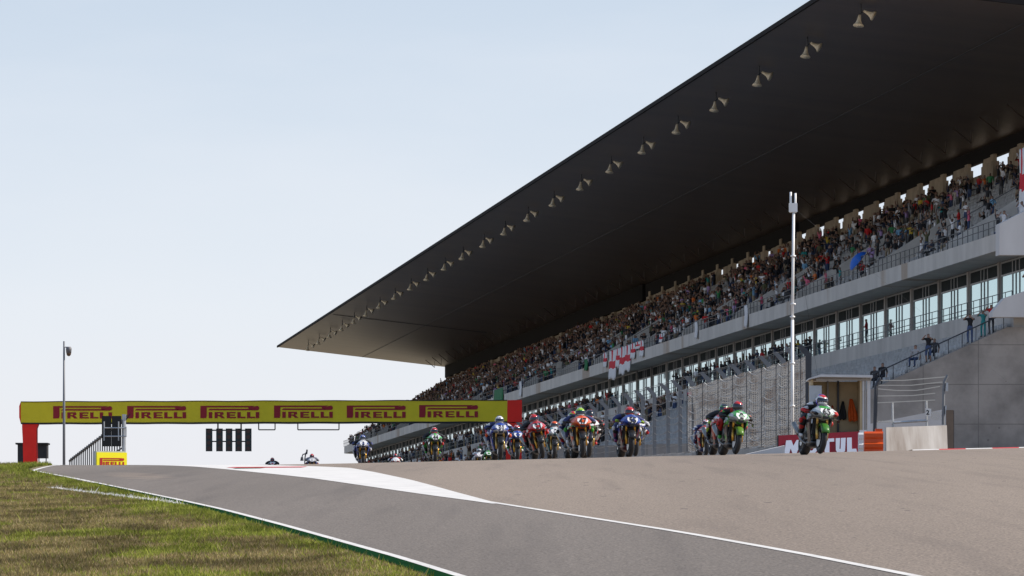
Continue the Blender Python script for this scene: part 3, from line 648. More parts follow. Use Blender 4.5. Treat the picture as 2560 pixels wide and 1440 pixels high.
def crowd(name, places, label):
    gl = []
    byk = {}
    for p in places: byk.setdefault(p[3], []).append(p)
    for k, ps in byk.items():
        vs, fs, mi = LOWP[k]; V = np.array(vs); n = len(ps); loc = np.array([p[0] for p in ps]); a = np.array([p[1] for p in ps]); s = np.array([p[2] for p in ps])
        c, s_ = np.cos(a)[:, None], np.sin(a)[:, None]; X = V[None, :, 0] * c - V[None, :, 1] * s_; Y = V[None, :, 0] * s_ + V[None, :, 1] * c
        wv = np.stack([X, Y, np.broadcast_to(V[None, :, 2], X.shape)], 2) * s[:, None, None] + loc[:, None, :]
        pal = np.zeros((n, 5, 3)); pal[:, 0] = np.array(SKIN)[rng.integers(0, 4, n)]; pal[:, 1] = np.array(HAIR)[rng.integers(0, 5, n)]
        pal[:, 2] = np.array([t[1] for t in TOPS])[rng.choice(len(TOPS), n, p=TW)]; pal[:, 3] = np.array(TRS)[rng.integers(0, 7, n)]; pal[:, 4] = .04
        gl.append((fs, wv, pal[:, np.array(mi)]))
    return tag(bulk(name, gl, M_crowd), label, 'crowd', kind='stuff')
M_crowd = attr_mat('clothing_and_skin')
places = []
for y, r in slots[NEAR:]:
    k = int(rng.choice(7, p=[.30, .20, .03, .13, .16, .09, .09])); l = RL + RD * r + (.45 if k >= 5 else .35)
    if y > 520 and random.random() < .25: continue
    places.append((P(l, y + random.uniform(-.1, .1), TZ + RH * r), FACE_T + R(random.uniform(-5, 60)), random.uniform(.9, 1.06), k))
crowd('crowd', places, 'dense crowd of spectators filling the far part of the upper tier')
# seats
def seat_mb():
    b = MB(); b.box(-.21, -.20, .36, .21, .16, .42); b.box(-.21, .14, .40, .21, .20, .80); return b
SB = seat_mb(); sme = seat_mb().build('seat', M_seat, mesh_only=True)
emp = sorted(empties); cn = {}
for y, r in emp[:300]:
    cn[r] = cn.get(r, 0) + 1
    o = inst('seat', sme, None, P(RL + RD * r + .5, y, TZ + RH * r), (0, 0, FACE_T)); tag(o, 'empty grey seat, %s row of upper tier, %s free one from near end' % (ordn(r + 1), ordn(cn[r])), 'seat', 'empty seats in the upper tier')
V = np.array([(-y_, x_, z_) if False else (y_, -x_, z_) for x_, y_, z_ in SB.v])
V[:, 0] = np.array([v[1] for v in SB.v]); V[:, 1] = -np.array([v[0] for v in SB.v])
ls_ = [P(RL + RD * r + .5, y, TZ + RH * r) for y, r in emp[300:] if y < 560]
low = []
for i in range(LN):
    y = Y0 + .9
    while y < 470:
        low.append(P(64.88 - LD * (i + 1) + .45, y, lz(i + 1))); y += .5
for nm, ll, lb in (('seat_rows', ls_, 'empty grey seats left between the spectators in the upper tier'), ('seat_rows', low, 'rows of grey plastic seats stepping down the lower tier')):
    a = np.array(ll); wv = V[None] + a[:, None, :]; fc = np.ones((len(a), len(SB.f), 3)) * np.array([.50, .49, .48]) * rng.uniform(.85, 1.1, (len(a), 1, 1))
    tag(bulk(nm, [(SB.f, wv, fc)], attr_mat('seat_tone', .5)), lb, 'seats', kind='stuff')

# people along the walkway and the lower tier whom one can tell apart
def sp_person(key, px, py_feet, L, top, tr, rz, label, sc=1., sk=0, hr=0, grp=None):
    Y = L * F / (px + 263); X = (px - 1280) / F * Y; Z = (HY - py_feet) / F * Y
    return person_obj(key, (X, Y, Z), rz, top, tr, SKIN[sk], HAIR[hr], sc, label, grp)
C_ = dict((t[0], t[1]) for t in TOPS)
EY = Y0 - .1
def onrake(px): # on the end of the lower tier
    X = (px - 1280) / F * (Y0 + 1.0); L = X + SH * (Y0 + 1.0); i = (64.88 - L) / LD; return L, 15.4 - .46 * (64.4 - L)
def rp_(key, px, top, tr, rz, label, sc=1., hr=0, dy=.75, dz=-.05):
    L, Z = onrake(px); Y = Y0 + dy; person_obj(key, (L - SH * Y, Y, Z + dz), rz, top, tr, SKIN[0], HAIR[hr], sc, label, 'people at the end of the lower tier')
rp_('film_shorts', 2319, C_['black'], TRS[2], R(-25), 'man in black top and denim shorts photographing at the lower tier rail', 1.02)
rp_('film', 2423, C_['black'], TRS[2], R(-25), 'stout man in black top and blue jeans filming by the end rail', 1.05)
rp_('film', 2476, C_['red'], TRS[0], R(-25), 'man in red top filming beside the stair parapet', 1.03)
rp_('film', 2463, C_['teal'], C_['teal'], R(-30), 'woman in dark green top close behind the man in red', .93, 1, 1.6)
rp_('sit', 2289, C_['light grey'], TRS[1], R(-30), 'seated man in grey shirt with sunglasses leaning on the end rail', 1.05, 1, 1.0, .05)
rp_('sit', 2343, C_['dark grey'], TRS[0], R(-30), 'seated man in dark top right of the man in denim shorts', 1.0, 3, 1.8)
rp_('sit', 2207, C_['black'], TRS[0], R(-30), 'seated person in black just above the wire fence, right one of two', 1.0, 0, 1.0)
rp_('sit', 2187, C_['dark grey'], TRS[0], R(-30), 'seated person in dark top beside the booth roof, left one of two', 1.0, 1, 1.0)
def wp(key, px, top, tr, label, L=65.5, sc=1., grp=None, rz=None):
    Y = L * F / (px + 263); return person_obj(key, P(L, Y, WZ0), FACE_T + R(random.uniform(0, 50)) if rz is None else rz, top, tr, random.choice(SKIN), random.choice(HAIR), sc, label, grp)
wp('folded', 2166, (.25, .01, .015), TRS[0], 'man in dark red top alone at the walkway rail', 65.5, 1.03)
person_obj('film', P(65.6, Y0 - .9, 16.95), R(-30), C_['black'], TRS[1], SKIN[0], (.05, .10, .25), 1.0, 'photographer in black top and blue cap behind the pale parapet', 'photographers at the stair parapet')
person_obj('film', P(66.7, Y0 - .9, 17.35), R(-20), C_['light grey'], TRS[1], SKIN[0], HAIR[0], 1.0, 'photographer in grey top at the right edge of the picture', 'photographers at the stair parapet')
WPX = [1691, 1700, 1712, 1719, 1728, 1740, 1748, 1757, 1765, 1776, 1786, 1795, 1803, 1812, 1824, 1833, 1842, 1851, 1858, 1867, 1874, 1882, 1893, 1905, 1914, 1925, 1939, 1947, 1955, 1967, 1976, 1988, 1996, 2016, 2025]
WLB = ['%s spectator, %s top, at the walkway rail, %s from the left']
for i, px in enumerate(WPX):
    key = random.choice(['stand', 'film', 'film', 'folded', 'clap', 'cheer'] if i % 9 == 4 else ['stand', 'film', 'folded', 'hands_on_hips', 'film']); ti = rng.choice(len(TOPS), p=TW)
    if TOPS[ti][0] in ('pink', 'orange', 'teal', 'white') and i % 5: ti = 0
    wp(key, px, TOPS[ti][1], random.choice(TRS), WLB[0] % (POSE[key], TOPS[ti][0], ordn(i + 1)), 65.35 + .5 * (i % 2), random.uniform(.93, 1.04), 'spectators crowding the walkway behind the catch fence')
# people of the lower tier in the shade behind the fence (a loose crowd)
places = []
for i in range(LN):
    y = 455.
    while y < 800:
        dn = .16
        if random.random() < dn + .25 * mnoise.noise(Vector((y * .05, i * .4, 9))): places.append((P(64.88 - LD * (i + 1) + .2, y, lz(i + 1)), FACE_T + R(random.uniform(0, 50)), random.uniform(.9, 1.05), int(rng.integers(0, 7))))
        y += .9
for k in range(260):
    y = random.uniform(520, 800); places.append((P(65.4 + random.random() * .6, y, WZ0), FACE_T + R(random.uniform(0, 50)), random.uniform(.9, 1.05), int(rng.integers(0, 5))))
crowd('crowd', places, 'scattered spectators in the shaded lower tier and far walkway')
# ------------------------------------------------------------------ motorcycles and riders
def livery(name, c1, c2, c3, seed, rough=.28, scale=5., thr=.5):
    m = bpy.data.materials.new(name); m.use_nodes = True; t = m.node_tree; b = t.nodes['Principled BSDF']; N = t.nodes.new; K = t.links.new
    b.inputs['Roughness'].default_value = rough; b.inputs['Coat Weight'].default_value = .35 if rough < .4 else 0; b.inputs['Coat Roughness'].default_value = .1
    tc = N('ShaderNodeTexCoord'); mp = N('ShaderNodeMapping'); mp.inputs['Location'].default_value = (seed * 1.7, seed * .9, seed * 2.3); mp.inputs['Rotation'].default_value = (0, .5, .3); mp.inputs['Scale'].default_value = (1, .6, 1.5)
    ab = N('ShaderNodeVectorMath'); ab.operation = 'ABSOLUTE'; K(tc.outputs['Object'], ab.inputs[0]); K(ab.outputs[0], mp.inputs[0])
    v = N('ShaderNodeTexVoronoi'); v.inputs['Scale'].default_value = scale; K(mp.outputs[0], v.inputs['Vector'])
    sp_ = N('ShaderNodeSeparateColor'); K(v.outputs['Color'], sp_.inputs[0])
    r = N('ShaderNodeValToRGB'); r.color_ramp.interpolation = 'CONSTANT'; e = r.color_ramp.elements; e[0].position = 0; e[0].color = (*c1, 1); e[1].position = thr; e[1].color = (*c2, 1)
    n3 = e.new(thr + (1 - thr) * .55); n3.color = (*c3, 1); K(sp_.outputs[0], r.inputs[0]); K(r.outputs[0], b.inputs['Base Color']); return m
M_tyre = mat('tyre_rubber', (.018, .018, .019), .65, var=.15, scale=20)
M_black = mat('black_plastic', (.015, .015, .017), .35)
M_rad = mat('radiator_core', (.02, .02, .022), .6, var=.3, scale=40)
M_gold = mat('gold_fork', (.55, .30, .05), .3, metal=.9)
M_disc = mat('brake_disc', (.35, .35, .36), .35, metal=.9)
M_alu = mat('brushed_titanium', (.24, .23, .22), .3, metal=.9)
M_screen = mat('smoked_screen', (.10, .11, .13), .08, spec=.9)
M_visor = mat('mirror_visor', (.03, .035, .05), .06, metal=.4, spec=.9)
bpy.data.materials['smoked_screen'].node_tree.nodes['Principled BSDF'].inputs['Alpha'].default_value = .62
BM = {}
def cached(k, fn):
    if k not in BM: BM[k] = fn()
    return BM[k]
def sq(cx, cz, y, w, h, n=16, e=2.6, top=1., bot=1.):
    """closed super-ellipse ring; top and bot narrow it upwards and downwards"""
    out = []
    for k in range(n):
        a = 2 * math.pi * k / n; c, s = math.cos(a), math.sin(a); x = math.copysign(abs(c) ** (2 / e), c) * w; z = math.copysign(abs(s) ** (2 / e), s) * h
        x *= (top if z > 0 else bot) * abs(z / h) + 1 * (1 - abs(z / h)); out.append((cx + x, y, cz + z))
    return out
def wheel(root, name, y, rw, m_rim):
    e = inst(name, cached(('tyre', rw), lambda: (lambda b: b.torus((0, 0, 0), .235, .075, rw).build('t', M_tyre, mesh_only=True, smooth=True))(MB())), root, (0, y, .31))
    def rim():
        b = MB(); n = 24; rings = []
        for i in range(n + 1):
            a = 2 * math.pi * i / n; rings.append([(x, r_ * math.cos(a), r_ * math.sin(a)) for x, r_ in ((-rw * .75, .205), (rw * .75, .205), (rw * .75, .185), (-rw * .75, .185))])
        b.loft(rings, cap=False)
        for k in range(6): a = k * math.pi / 3; b.tube([(0, .03 * math.cos(a), .03 * math.sin(a)), (0, .195 * math.cos(a), .195 * math.sin(a))], .014, 5)
        b.tube([(-.05, 0, 0), (.05, 0, 0)], .04, 10); return b.build('rim', m_rim, mesh_only=True)
    inst('rim', cached(('rim', rw, m_rim.name), rim), e)
    for s in (-1, 1):
        if name == 'rear_wheel' and s > 0: continue
        def dm():
            b = MB(); b.tube([(s * (rw * .75 + .02), 0, 0), (s * (rw * .75 + .026), 0, 0)], .16 if name == 'front_wheel' else .11, 20); return b.build('brake_disc', M_disc, mesh_only=True)
        inst('brake_disc', cached(('disc', rw, s, name), dm), e)
def make_bike(px, Y, yaw, lean, col, num, label, dz=0., numcol=(.01, .01, .01), plate=(.80, .80, .80), fork=M_gold, stripes=None, idx=0, pitch=0., full=True):
    """col: dict of upper, side, low, accent colours; stands at its front wheel, leaning about the tyres' contact"""
    k = idx; p = at(px, Y); t = empty('racing_motorcycle', (p.x, p.y, p.z + dz), 0, label, 'motorcycle', 'racing motorcycles coming over the crest')
    t.rotation_euler = (R(pitch), R(lean), R(yaw)); t.rotation_mode = 'XYZ'
    mu = livery('upper_fairing_%d' % k, col['up'], col.get('dk', col['up']), col['acc'], k, thr=.45, scale=7); ms = livery('side_fairing_%d' % k, col['side'], col['low'], col['acc'], k + 3, scale=6); ma = mat('accent_%d' % k, col['acc'], .3); mt = mat('trim_%d' % k, col.get('trim', col['acc']), .3)
    # everything shifted so that y=0 is the front axle
    wheel(t, 'front_wheel', 0, .06, M_black); wheel(t, 'rear_wheel', 1.43, .095, mt if col.get('rimtrim') else M_black)
    def fork_mb():
        b = MB()
        for s in (-1, 1): b.tube([(s * .105, 0, .31), (s * .105, .12, .62)], .033, 8); b.tube([(s * .105, .12, .62), (s * .105, .25, .95)], .027, 8)
        return b.build('fork', fork, mesh_only=True, smooth=True)
    inst('fork', cached(('fork', fork.name), fork_mb), t)
    b = MB(); rings = []
    for i in range(9):
        a = R(25 + i * 16); c, s = math.cos(a), math.sin(a); r0 = .335
        rings.append([(x, -c * (r0 + h), .31 + s * (r0 + h)) for x, h in ((-.085, -.05), (-.08, 0), (-.04, .02), (.04, .02), (.08, 0), (.085, -.05), (.075, -.045), (.0, .008), (-.075, -.045))])
    b.loft(rings); b.build('front_fender', mat('fender_%d' % k, col.get('fender', (.02, .02, .022)), .3), t, smooth=True)
    # upper fairing
    b = MB(); b.loft([sq(0, .84, -.17, .05, .035, 16, 2), sq(0, .85, -.14, .13, .075, 16, 2.2, .8, .7), sq(0, .865, -.03, .215, .125, 16, 2.2, .65, .5), sq(0, .88, .12, .26, .165, 16, 2.2, .62, .55), sq(0, .88, .30, .26, .17, 16, 2.2, .6, .6), sq(0, .87, .42, .22, .15, 16, 2.2, .6, .6)])
    uf = b.build('upper_fairing', mu, t, smooth=False)
    # lower V edge and air intake
    b = MB(); b.prism([(-.07, .80), (.07, .80), (.045, .745), (-.045, .745)], -.165, -.05); b.prism([(-.20, .78), (-.09, .775), (-.10, .755), (-.18, .762)], -.105, 0); b.prism([(.20, .78), (.09, .775), (.10, .755), (.18, .762)], -.105, 0); b.build('air_intake', M_black, uf)
    for s in (-1, 1):
        b = MB(); b.add([(s * .20, -.08, .79), (s * .335, -.02, .765), (s * .335, .16, .77), (s * .22, .18, .80), (s * .20, -.08, .775), (s * .335, -.02, .75), (s * .335, .16, .755), (s * .22, .18, .785)], [(0, 1, 2, 3), (4, 5, 6, 7), (0, 1, 5, 4), (1, 2, 6, 5), (2, 3, 7, 6), (3, 0, 4, 7)])
        b.add([(s * .335, -.02, .765), (s * .345, .0, .70), (s * .345, .15, .70), (s * .335, .16, .77), (s * .327, -.02, .765), (s * .337, .0, .70), (s * .337, .15, .70), (s * .327, .16, .77)], [(0, 1, 2, 3), (4, 5, 6, 7), (0, 1, 5, 4), (1, 2, 6, 5), (2, 3, 7, 6)]); b.build('winglet', mt, uf)
        b = MB(); b.add([(s * .10, -.135, .885), (s * .135, -.125, .885), (s * .055, -.168, .80), (s * .04, -.17, .80), (s * .10, -.15, .885), (s * .135, -.14, .885), (s * .055, -.185, .80), (s * .04, -.185, .80)], [(0, 1, 2, 3), (4, 5, 6, 7), (0, 1, 5, 4), (1, 2, 6, 5), (2, 3, 7, 6), (3, 0, 4, 7)]); b.build('fairing_stripe', ma, uf)
    # number plate with its number
    b = MB(); a = .62; pts = [(-.125, .965), (.125, .965), (.135, .90), (.07, .825), (-.07, .825), (-.135, .90)]
    yz = lambda z: -.205 + (z - .80) * .62
    b.add([(x, yz(z) + .012, z) for x, z in pts] + [(x, yz(z), z) for x, z in pts], [tuple(range(6)), tuple(range(11, 5, -1))] + [(i, (i + 1) % 6, (i + 1) % 6 + 6, i + 6) for i in range(6)]); pl = b.build('number_plate', mat('plate_%d' % k, plate, .4), uf)
    if num:
        vs, fs = text_mb(num, .20, .006, .006, 0, .9); b = MB(); b.add([(x, yz(.90 + z) - .006 + y, .902 + z) for x, y, z in vs], fs); b.build('race_number', mat('numeral_%d' % k, numcol, .5), pl)
    # screen
    b = MB(); rows = []
    for i in range(7):
        u = i / 6; y = -.02 + .36 * u; zt = .96 + .145 * math.sin(u * math.pi * .5) ; wd = .165 - .045 * u; rows.append([(wd * math.sin(a), y + .07 * (1 - math.cos(a)), zt - .10 * (1 - math.cos(a))) for a in [R(-88 + 22 * j) for j in range(9)]])
    b.sheet(rows); b.sheet([[(x, y + .006, z - .006) for x, y, z in r_] for r_ in rows]); b.build('windscreen', M_screen, t, smooth=True)
    # side fairings
    for s in (-1, 1):
        b = MB(); rows = []
        prof = [(.86, .225), (.76, .25), (.64, .24), (.50, .20), (.36, .155), (.24, .12), (.16, .05)]
        for z, x in prof:
            f = .20 + (.86 - z) * .42; r_ = .72 - (.86 - z) * .05; rows.append([(s * (x - .03), f - .035, z), (s * x, f, z), (s * (x + .012), f + .2, z), (s * (x + .01), r_ - .15, z), (s * (x - .02), r_, z), (s * (x - .03), r_, z), (s * (x - .008), r_ - .15, z), (s * (x - .008), f + .2, z), (s * (x - .02), f, z)])
        for r_ in rows: r_.append(r_[0])
        b.sheet(rows); b.build('side_fairing', ms, t, smooth=False)
    b = MB(); b.box(-.17, .26, .42, .17, .32, .76); b.box(-.13, .32, .30, .13, .60, .42); b.build('radiator', M_rad, t)
    b = MB(); b.loft([sq(0, .24, .30, .06, .05), sq(0, .235, .42, .13, .09, 16, 2.5, 1, .6), sq(0, .235, .8, .15, .10, 16, 2.5, 1, .6), sq(0, .27, 1.02, .06, .05)]); b.build('belly_pan', mat('belly_%d' % k, tuple(c * .6 for c in col['low']), .35), t, smooth=True)
    b = MB(); b.box(-.15, .6, .32, .15, 1.0, .66); b.build('engine', M_black, t)
    b = MB(); b.loft([sq(0, .86, .40, .12, .06), sq(0, .90, .52, .165, .12, 16, 2.4, .8, 1), sq(0, .89, .72, .16, .11, 16, 2.4, .8, 1), sq(0, .82, .90, .09, .05)]); b.build('fuel_tank', mu, t, smooth=True)
    b = MB(); b.loft([sq(0, .80, .86, .10, .03), sq(0, .82, 1.05, .15, .035), sq(0, .90, 1.40, .11, .05), sq(0, .99, 1.72, .04, .02)]); b.build('tail', ms, t, smooth=True)
    b = MB()
    for s in (-1, 1): b.tube([(s * .12, .95, .45), (s * .125, 1.43, .31)], [.035, .028], 6); b.tube([(s * .19, .93, .43), (s * .25, .97, .40)], .014, 5)
    b.build('swingarm', M_alu if k % 2 else M_black, t)
    b = MB(); b.tube([(-.12, .80, .22), (-.19, 1.05, .30), (-.23, 1.22, .46)], .032, 8); b.tube([(-.23, 1.18, .43), (-.265, 1.58, .66)], [.045, .058], 10); b.build('exhaust', M_alu, t, smooth=True)
    b = MB()
    for s in (-1, 1): b.tube([(s * .10, .26, .90), (s * .33, .36, .875)], .016, 6); b.tube([(s * .22, .33, .875), (s * .35, .38, .87)], .022, 8); b.tube([(s * .16, .24, .90), (s * .30, .26, .885), (s * .35, .33, .88)], .007, 4)
    b.build('handlebar', M_black, t)
    return t
def make_rider(bike, suit, suit2, suit3, h1, h2, h3, glove, label, idx, headup=0., side=0.):
    t = bpy.data.objects.new('person', None); COL.objects.link(t); t.location = bike.location.copy(); t.rotation_euler = bike.rotation_euler.copy(); t.rotation_mode = 'XYZ'
    t.empty_display_size = .1
    tag(t, label, 'person', 'motorcycle riders')
    H = headup * .5; S = side
    J = dict(pelvis=(S, .98, .93), waist=(S, .82, 1.02), chest=(S * .8, .62, 1.07 + H * .5), neck=(S * .6, .47, 1.12 + H * .8), nape=(S * .5, .42, 1.15 + H))
    Rr = dict(pelvis=(.16, .13), waist=(.145, .12), chest=(.185, .13), neck=.07, nape=.06)
    E = [('pelvis', 'waist'), ('waist', 'chest'), ('chest', 'neck'), ('neck', 'nape')]
    for s, d in ((-1, 'l'), (1, 'r')):
        for n, p_, r_ in (('sho', (.21, .58, 1.06 + H * .5), .085), ('elb', (.385, .50, .89), .062), ('wri', (.335, .40, .88), .042), ('hip', (.13, .93, .88), .11), ('kne', (.285, .62, .70), .082), ('ank', (.22, 1.0, .45), .055), ('toe', (.235, .86, .40), .045)):
            J[n + d] = (p_[0] * s + (S if n in ('hip', 'sho') else 0) + (S * .8 if n == 'kne' else 0), p_[1], p_[2]); Rr[n + d] = r_
        E += [('chest', 'sho' + d), ('sho' + d, 'elb' + d), ('elb' + d, 'wri' + d), ('pelvis', 'hip' + d), ('hip' + d, 'kne' + d), ('kne' + d, 'ank' + d), ('ank' + d, 'toe' + d)]
    key = ('rider', round(H, 3), round(S, 3))
    if key not in BM: BM[key] = skin_mesh({a_: (p_[0], p_[1], p_[2] - .05 * (a_ in ('chest', 'neck', 'nape', 'shol', 'shor', 'waist'))) for a_, p_ in J.items()}, E, Rr, 'pelvis', 1)
    vs, fs = BM[key]; b = MB(); b.add(vs, fs)
    # race suit hump
    b.ell((S * .7, .58, 1.14 + H * .6), (.09, .14, .06), 10, 6)
    b.build('body', livery('race_suit_%d' % idx, suit, suit2, suit3, idx + 11, .6, 7., .55), t, smooth=True)
    hc = Vector((S * .5, .335, 1.10 + H))
    b = MB(); n = 18; rings = []
    for j in range(12):
        ph = R(-78 + j * 15.3); cr = math.cos(ph); ring = []
        for q in range(n):
            a = 2 * math.pi * q / n; x, y, z = .128 * cr * math.cos(a), .158 * cr * math.sin(a), .142 * math.sin(ph)
            if z < -.02 and y < 0: y *= 1.10
            if z < -.07: x *= .86
            ring.append((hc.x + x, hc.y + y, hc.z + z))
        rings.append(ring)
    b.loft(rings); hm = b.build('helmet', livery('helmet_%d' % idx, h1, h2, h3, idx + 5, .2, 9., .5), t, smooth=True)
    b = MB(); rows = []
    for j in range(5):
        ph = R(-22 + j * 12); cr = math.cos(ph); rows.append([(hc.x + .131 * cr * math.sin(a), hc.y - .164 * cr * math.cos(a), hc.z + .145 * math.sin(ph)) for a in [R(-68 + 17 * q) for q in range(9)]])
    b.sheet(rows); b.build('visor', M_visor, hm, smooth=True)
    b = MB(); b.loft([[(hc.x + s_, hc.y + y_, hc.z + z_) for s_, z_ in ((-w_, .10), (w_, .10), (w_ * .8, .15), (-w_ * .8, .15))] for y_, w_ in ((.02, .05), (.10, .07), (.19, .05))]); b.build('helmet_spoiler', mat('spoiler_%d' % idx, h2, .3), hm)
    for s in (-1, 1):   # gloves: palm, four curled fingers of unequal length and a thumb closed on the grip
        b = MB(); b.ell((s * .325, .375, .888), (.042, .045, .032), 8, 6)
        for q, ln in enumerate((.9, 1.05, 1., .82)):
            x = s * (.290 + q * .023); b.tube([(x, .36, .90), (x, .36 - .042 * ln, .895), (x, .36 - .05 * ln, .868), (x, .36 - .028 * ln, .85)], [.0105, .0100, .0092, .008], 5)
        b.tube([(s * .285, .385, .885), (s * .272, .36, .865), (s * .28, .335, .852)], [.012, .011, .009], 5); b.build('glove', mat('glove_%d' % idx, glove, .6), t, smooth=True)
        b = MB(); b.loft([sq(s * .222 , .44, 1.03, .045, .055, 10), sq(s * .225, .415, .96, .05, .05, 10), sq(s * .238, .395, .85, .042, .036, 10), sq(s * .24, .39, .80, .022, .022, 10)]); b.build('boot', mat('boot_%d' % idx, suit3, .5), t, smooth=True)
        kx = J['kne' + ('l' if s < 0 else 'r')]; b = MB(); b.ell((kx[0] + s * .05, kx[1] - .03, kx[2]), (.045, .06, .06), 8, 6); b.build('knee_slider', mat('slider_%d' % idx, h3, .5), t, smooth=True)
    return t
K0 = (.012, .012, .014); W_ = (.60, .60, .61); RD_ = (.44, .015, .012); GR = (.035, .27, .025); NV = (.02, .03, .12); BL = (.02, .05, .30); OR = (.66, .09, .01); TE = (.02, .18, .18); YG = (.34, .50, .03); SI = (.30, .31, .33)
BK = [
 # px, Y, yaw, lean, colours, number, bike label, suit(3), helmet(3), glove, rider label, head up, side
 (2050, 120.5, 11, 7, dict(up=(.45, .47, .46), dk=K0, side=K0, low=K0, acc=(.04, .30, .03), trim=K0, fender=(.04, .15, .02)), '65', 'green white and black racing motorcycle number 65 leading in front of the red board', K0, RD_, W_, W_, (.10, .05, .50), RD_, RD_, 'rider in black red and white leathers with purple and white helmet on the leading bike', .07, -.03),
 (1838, 133, 10, 8, dict(up=(.05, .30, .05), dk=(.40, .42, .40), side=K0, low=K0, acc=(.04, .30, .03), trim=K0, fender=(.09, .19, .02)), '2', 'green and white racing motorcycle number 2 before the netted fence', K0, RD_, GR, K0, SI, RD_, K0, 'rider in red black and green leathers with dark grey helmet before the netted fence', .06, -.06),
 (1806, 141, 8, 5, dict(up=RD_, side=RD_, low=K0, acc=W_, trim=RD_), '', 'red and black motorcycle mostly hidden behind the number 2 green bike', K0, YG, K0, GR, K0, W_, K0, 'rider with green helmet half hidden behind the dark grey helmeted rider', .04, 0),
 (1764, 190, 7, 3, dict(up=RD_, side=RD_, low=NV, acc=W_, trim=K0), '1', 'red white and navy racing motorcycle with a bright white nose left of the green pair', NV, RD_, W_, W_, RD_, W_, NV, 'rider in navy and red leathers with white and red helmet left of the green pair', 0, 0),
 (1588, 156, 6, 3, dict(up=W_, side=W_, low=K0, acc=BL, trim=BL), '', 'white racing motorcycle with blue flashes overlapped by number 55', SI, W_, K0, K0, SI, RD_, K0, 'rider in white and grey leathers with black helmet behind number 55', .0, .06),
 (1575, 141, 8, 3, dict(up=NV, side=K0, low=(.12, .015, .02), acc=BL, trim=BL), '55', 'navy and blue racing motorcycle number 55 in the middle of the pack', NV, K0, (.2, .02, .1), RD_, RD_, W_, YG, 'rider in navy leathers with red helmet on number 55', .0, -.03),
 (1472, 148, 4, 2, dict(up=W_, side=SI, low=K0, acc=RD_, trim=K0), '', 'white and silver motorcycle behind the right side of number 47', K0, W_, RD_, W_, RD_, K0, K0, 'rider with white and red helmet peeping behind the right of number 47', .02, .03),
 (1440, 152, 8, 2, dict(up=GR, side=K0, low=K0, acc=RD_, trim=K0), '', 'dark motorcycle behind the left side of number 47', W_, RD_, NV, YG, RD_, K0, K0, 'rider with yellow green shoulders behind the left of number 47', .02, -.12),
 (1455, 140, 7, 0, dict(up=OR, dk=OR, side=SI, low=K0, acc=(.52, .06, .01), trim=(.02, .25, .07)), '47', 'orange red white and blue racing motorcycle number 47', NV, K0, W_, YG, W_, GR, K0, 'rider with lime green and white helmet on orange number 47', .0, .0),
 (1385, 182, 5, 2, dict(up=W_, side=TE, low=K0, acc=TE, trim=TE), '5', 'white and teal racing motorcycle number 5 beside red number 21', K0, YG, W_, OR, K0, W_, W_, 'rider with orange and black helmet on white and teal number 5', 0, 0),
 (1357, 156, 8, -10, dict(up=RD_, side=RD_, low=K0, acc=K0, trim=RD_), '21', 'bright red racing motorcycle number 21 leaning over', K0, RD_, K0, RD_, OR, RD_, K0, 'rider in red and black leathers with bright red helmet on number 21', 0, .0),
 (1293, 195, 5, 1, dict(up=NV, side=NV, low=K0, acc=BL, trim=W_), '2', 'blue racing motorcycle number 2 between number 31 and red number 21', K0, GR, W_, RD_, W_, K0, SI, 'rider with red white and black helmet on blue number 2', 0, 0),
 (1250, 160, 6, 1, dict(up=NV, dk=W_, side=NV, low=K0, acc=BL, trim=BL), '31', 'blue and white racing motorcycle number 31 before the red gantry leg', NV, NV, W_, W_, NV, OR, K0, 'rider with white helmet with orange patch on number 31', 0, .0),
 (1087, 198, 6, 1, dict(up=(.05, .36, .03), dk=K0, side=K0, low=K0, acc=(.35, .36, .35), trim=K0), '44', 'green and white racing motorcycle number 44 left of the main pack', K0, K0, GR, RD_, W_, RD_, K0, 'rider in black and green leathers with pink red helmet on number 44', .03, -.02),
 (907, 222, 5, 1, dict(up=NV, dk=W_, side=K0, low=NV, acc=BL, trim=BL), '3', 'blue and white racing motorcycle number 3 at the foot of the far stand', K0, NV, K0, SI, BL, W_, K0, 'rider in black leathers with silver blue helmet on number 3', .02, 0),
 (989, 314, 3, 0, dict(up=W_, side=RD_, low=K0, acc=RD_, trim=K0), '', 'white nosed motorcycle just rising over the crest between numbers 3 and 44', RD_, W_, K0, RD_, K0, W_, K0, 'rider with red helmet rising over the crest between numbers 3 and 44', .0, 0),
 (780, 313, 3, 0, dict(up=SI, side=NV, low=K0, acc=BL, trim=K0), '', 'pale blue motorcycle half below the crest under the gantry', NV, SI, K0, RD_, K0, RD_, K0, 'rider with black and red helmet half below the crest under the gantry', .0, 0),
 (681, 333, 3, 0, dict(up=K0, side=K0, low=K0, acc=RD_, trim=K0), '', 'farthest motorcycle almost hidden below the crest', K0, K0, K0, RD_, W_, YG, K0, 'farthest rider, only red and lime helmet and shoulders above the crest', .0, 0),
 (1222, 288, 3, 0, dict(up=GR, side=GR, low=K0, acc=GR, trim=K0), '', 'green motorcycle low behind number 31', K0, GR, K0, GR, K0, W_, K0, 'rider with green helmet low behind number 31', .0, 0),
 (1199, 296, 3, 0, dict(up=W_, side=W_, low=K0, acc=RD_, trim=K0), '', 'white motorcycle barely above the crest left of number 31', W_, SI, K0, W_, SI, W_, K0, 'rider with white helmet barely above the crest left of number 31', .0, 0),
]
for i, (px, Y, yaw, lean, col, num, lb, s1, s2, s3, h1, h2, h3, gl, rl, hu, sd_) in enumerate(BK):
    bk = make_bike(px, Y, yaw, lean, col, num, lb, idx=i, fork=M_gold if i % 3 else mat('anodised_fork', (.5, .33, .1), .3, metal=.8))
    make_rider(bk, s1, s2, s3, h1, h2, h3, gl, rl, i, hu, sd_)
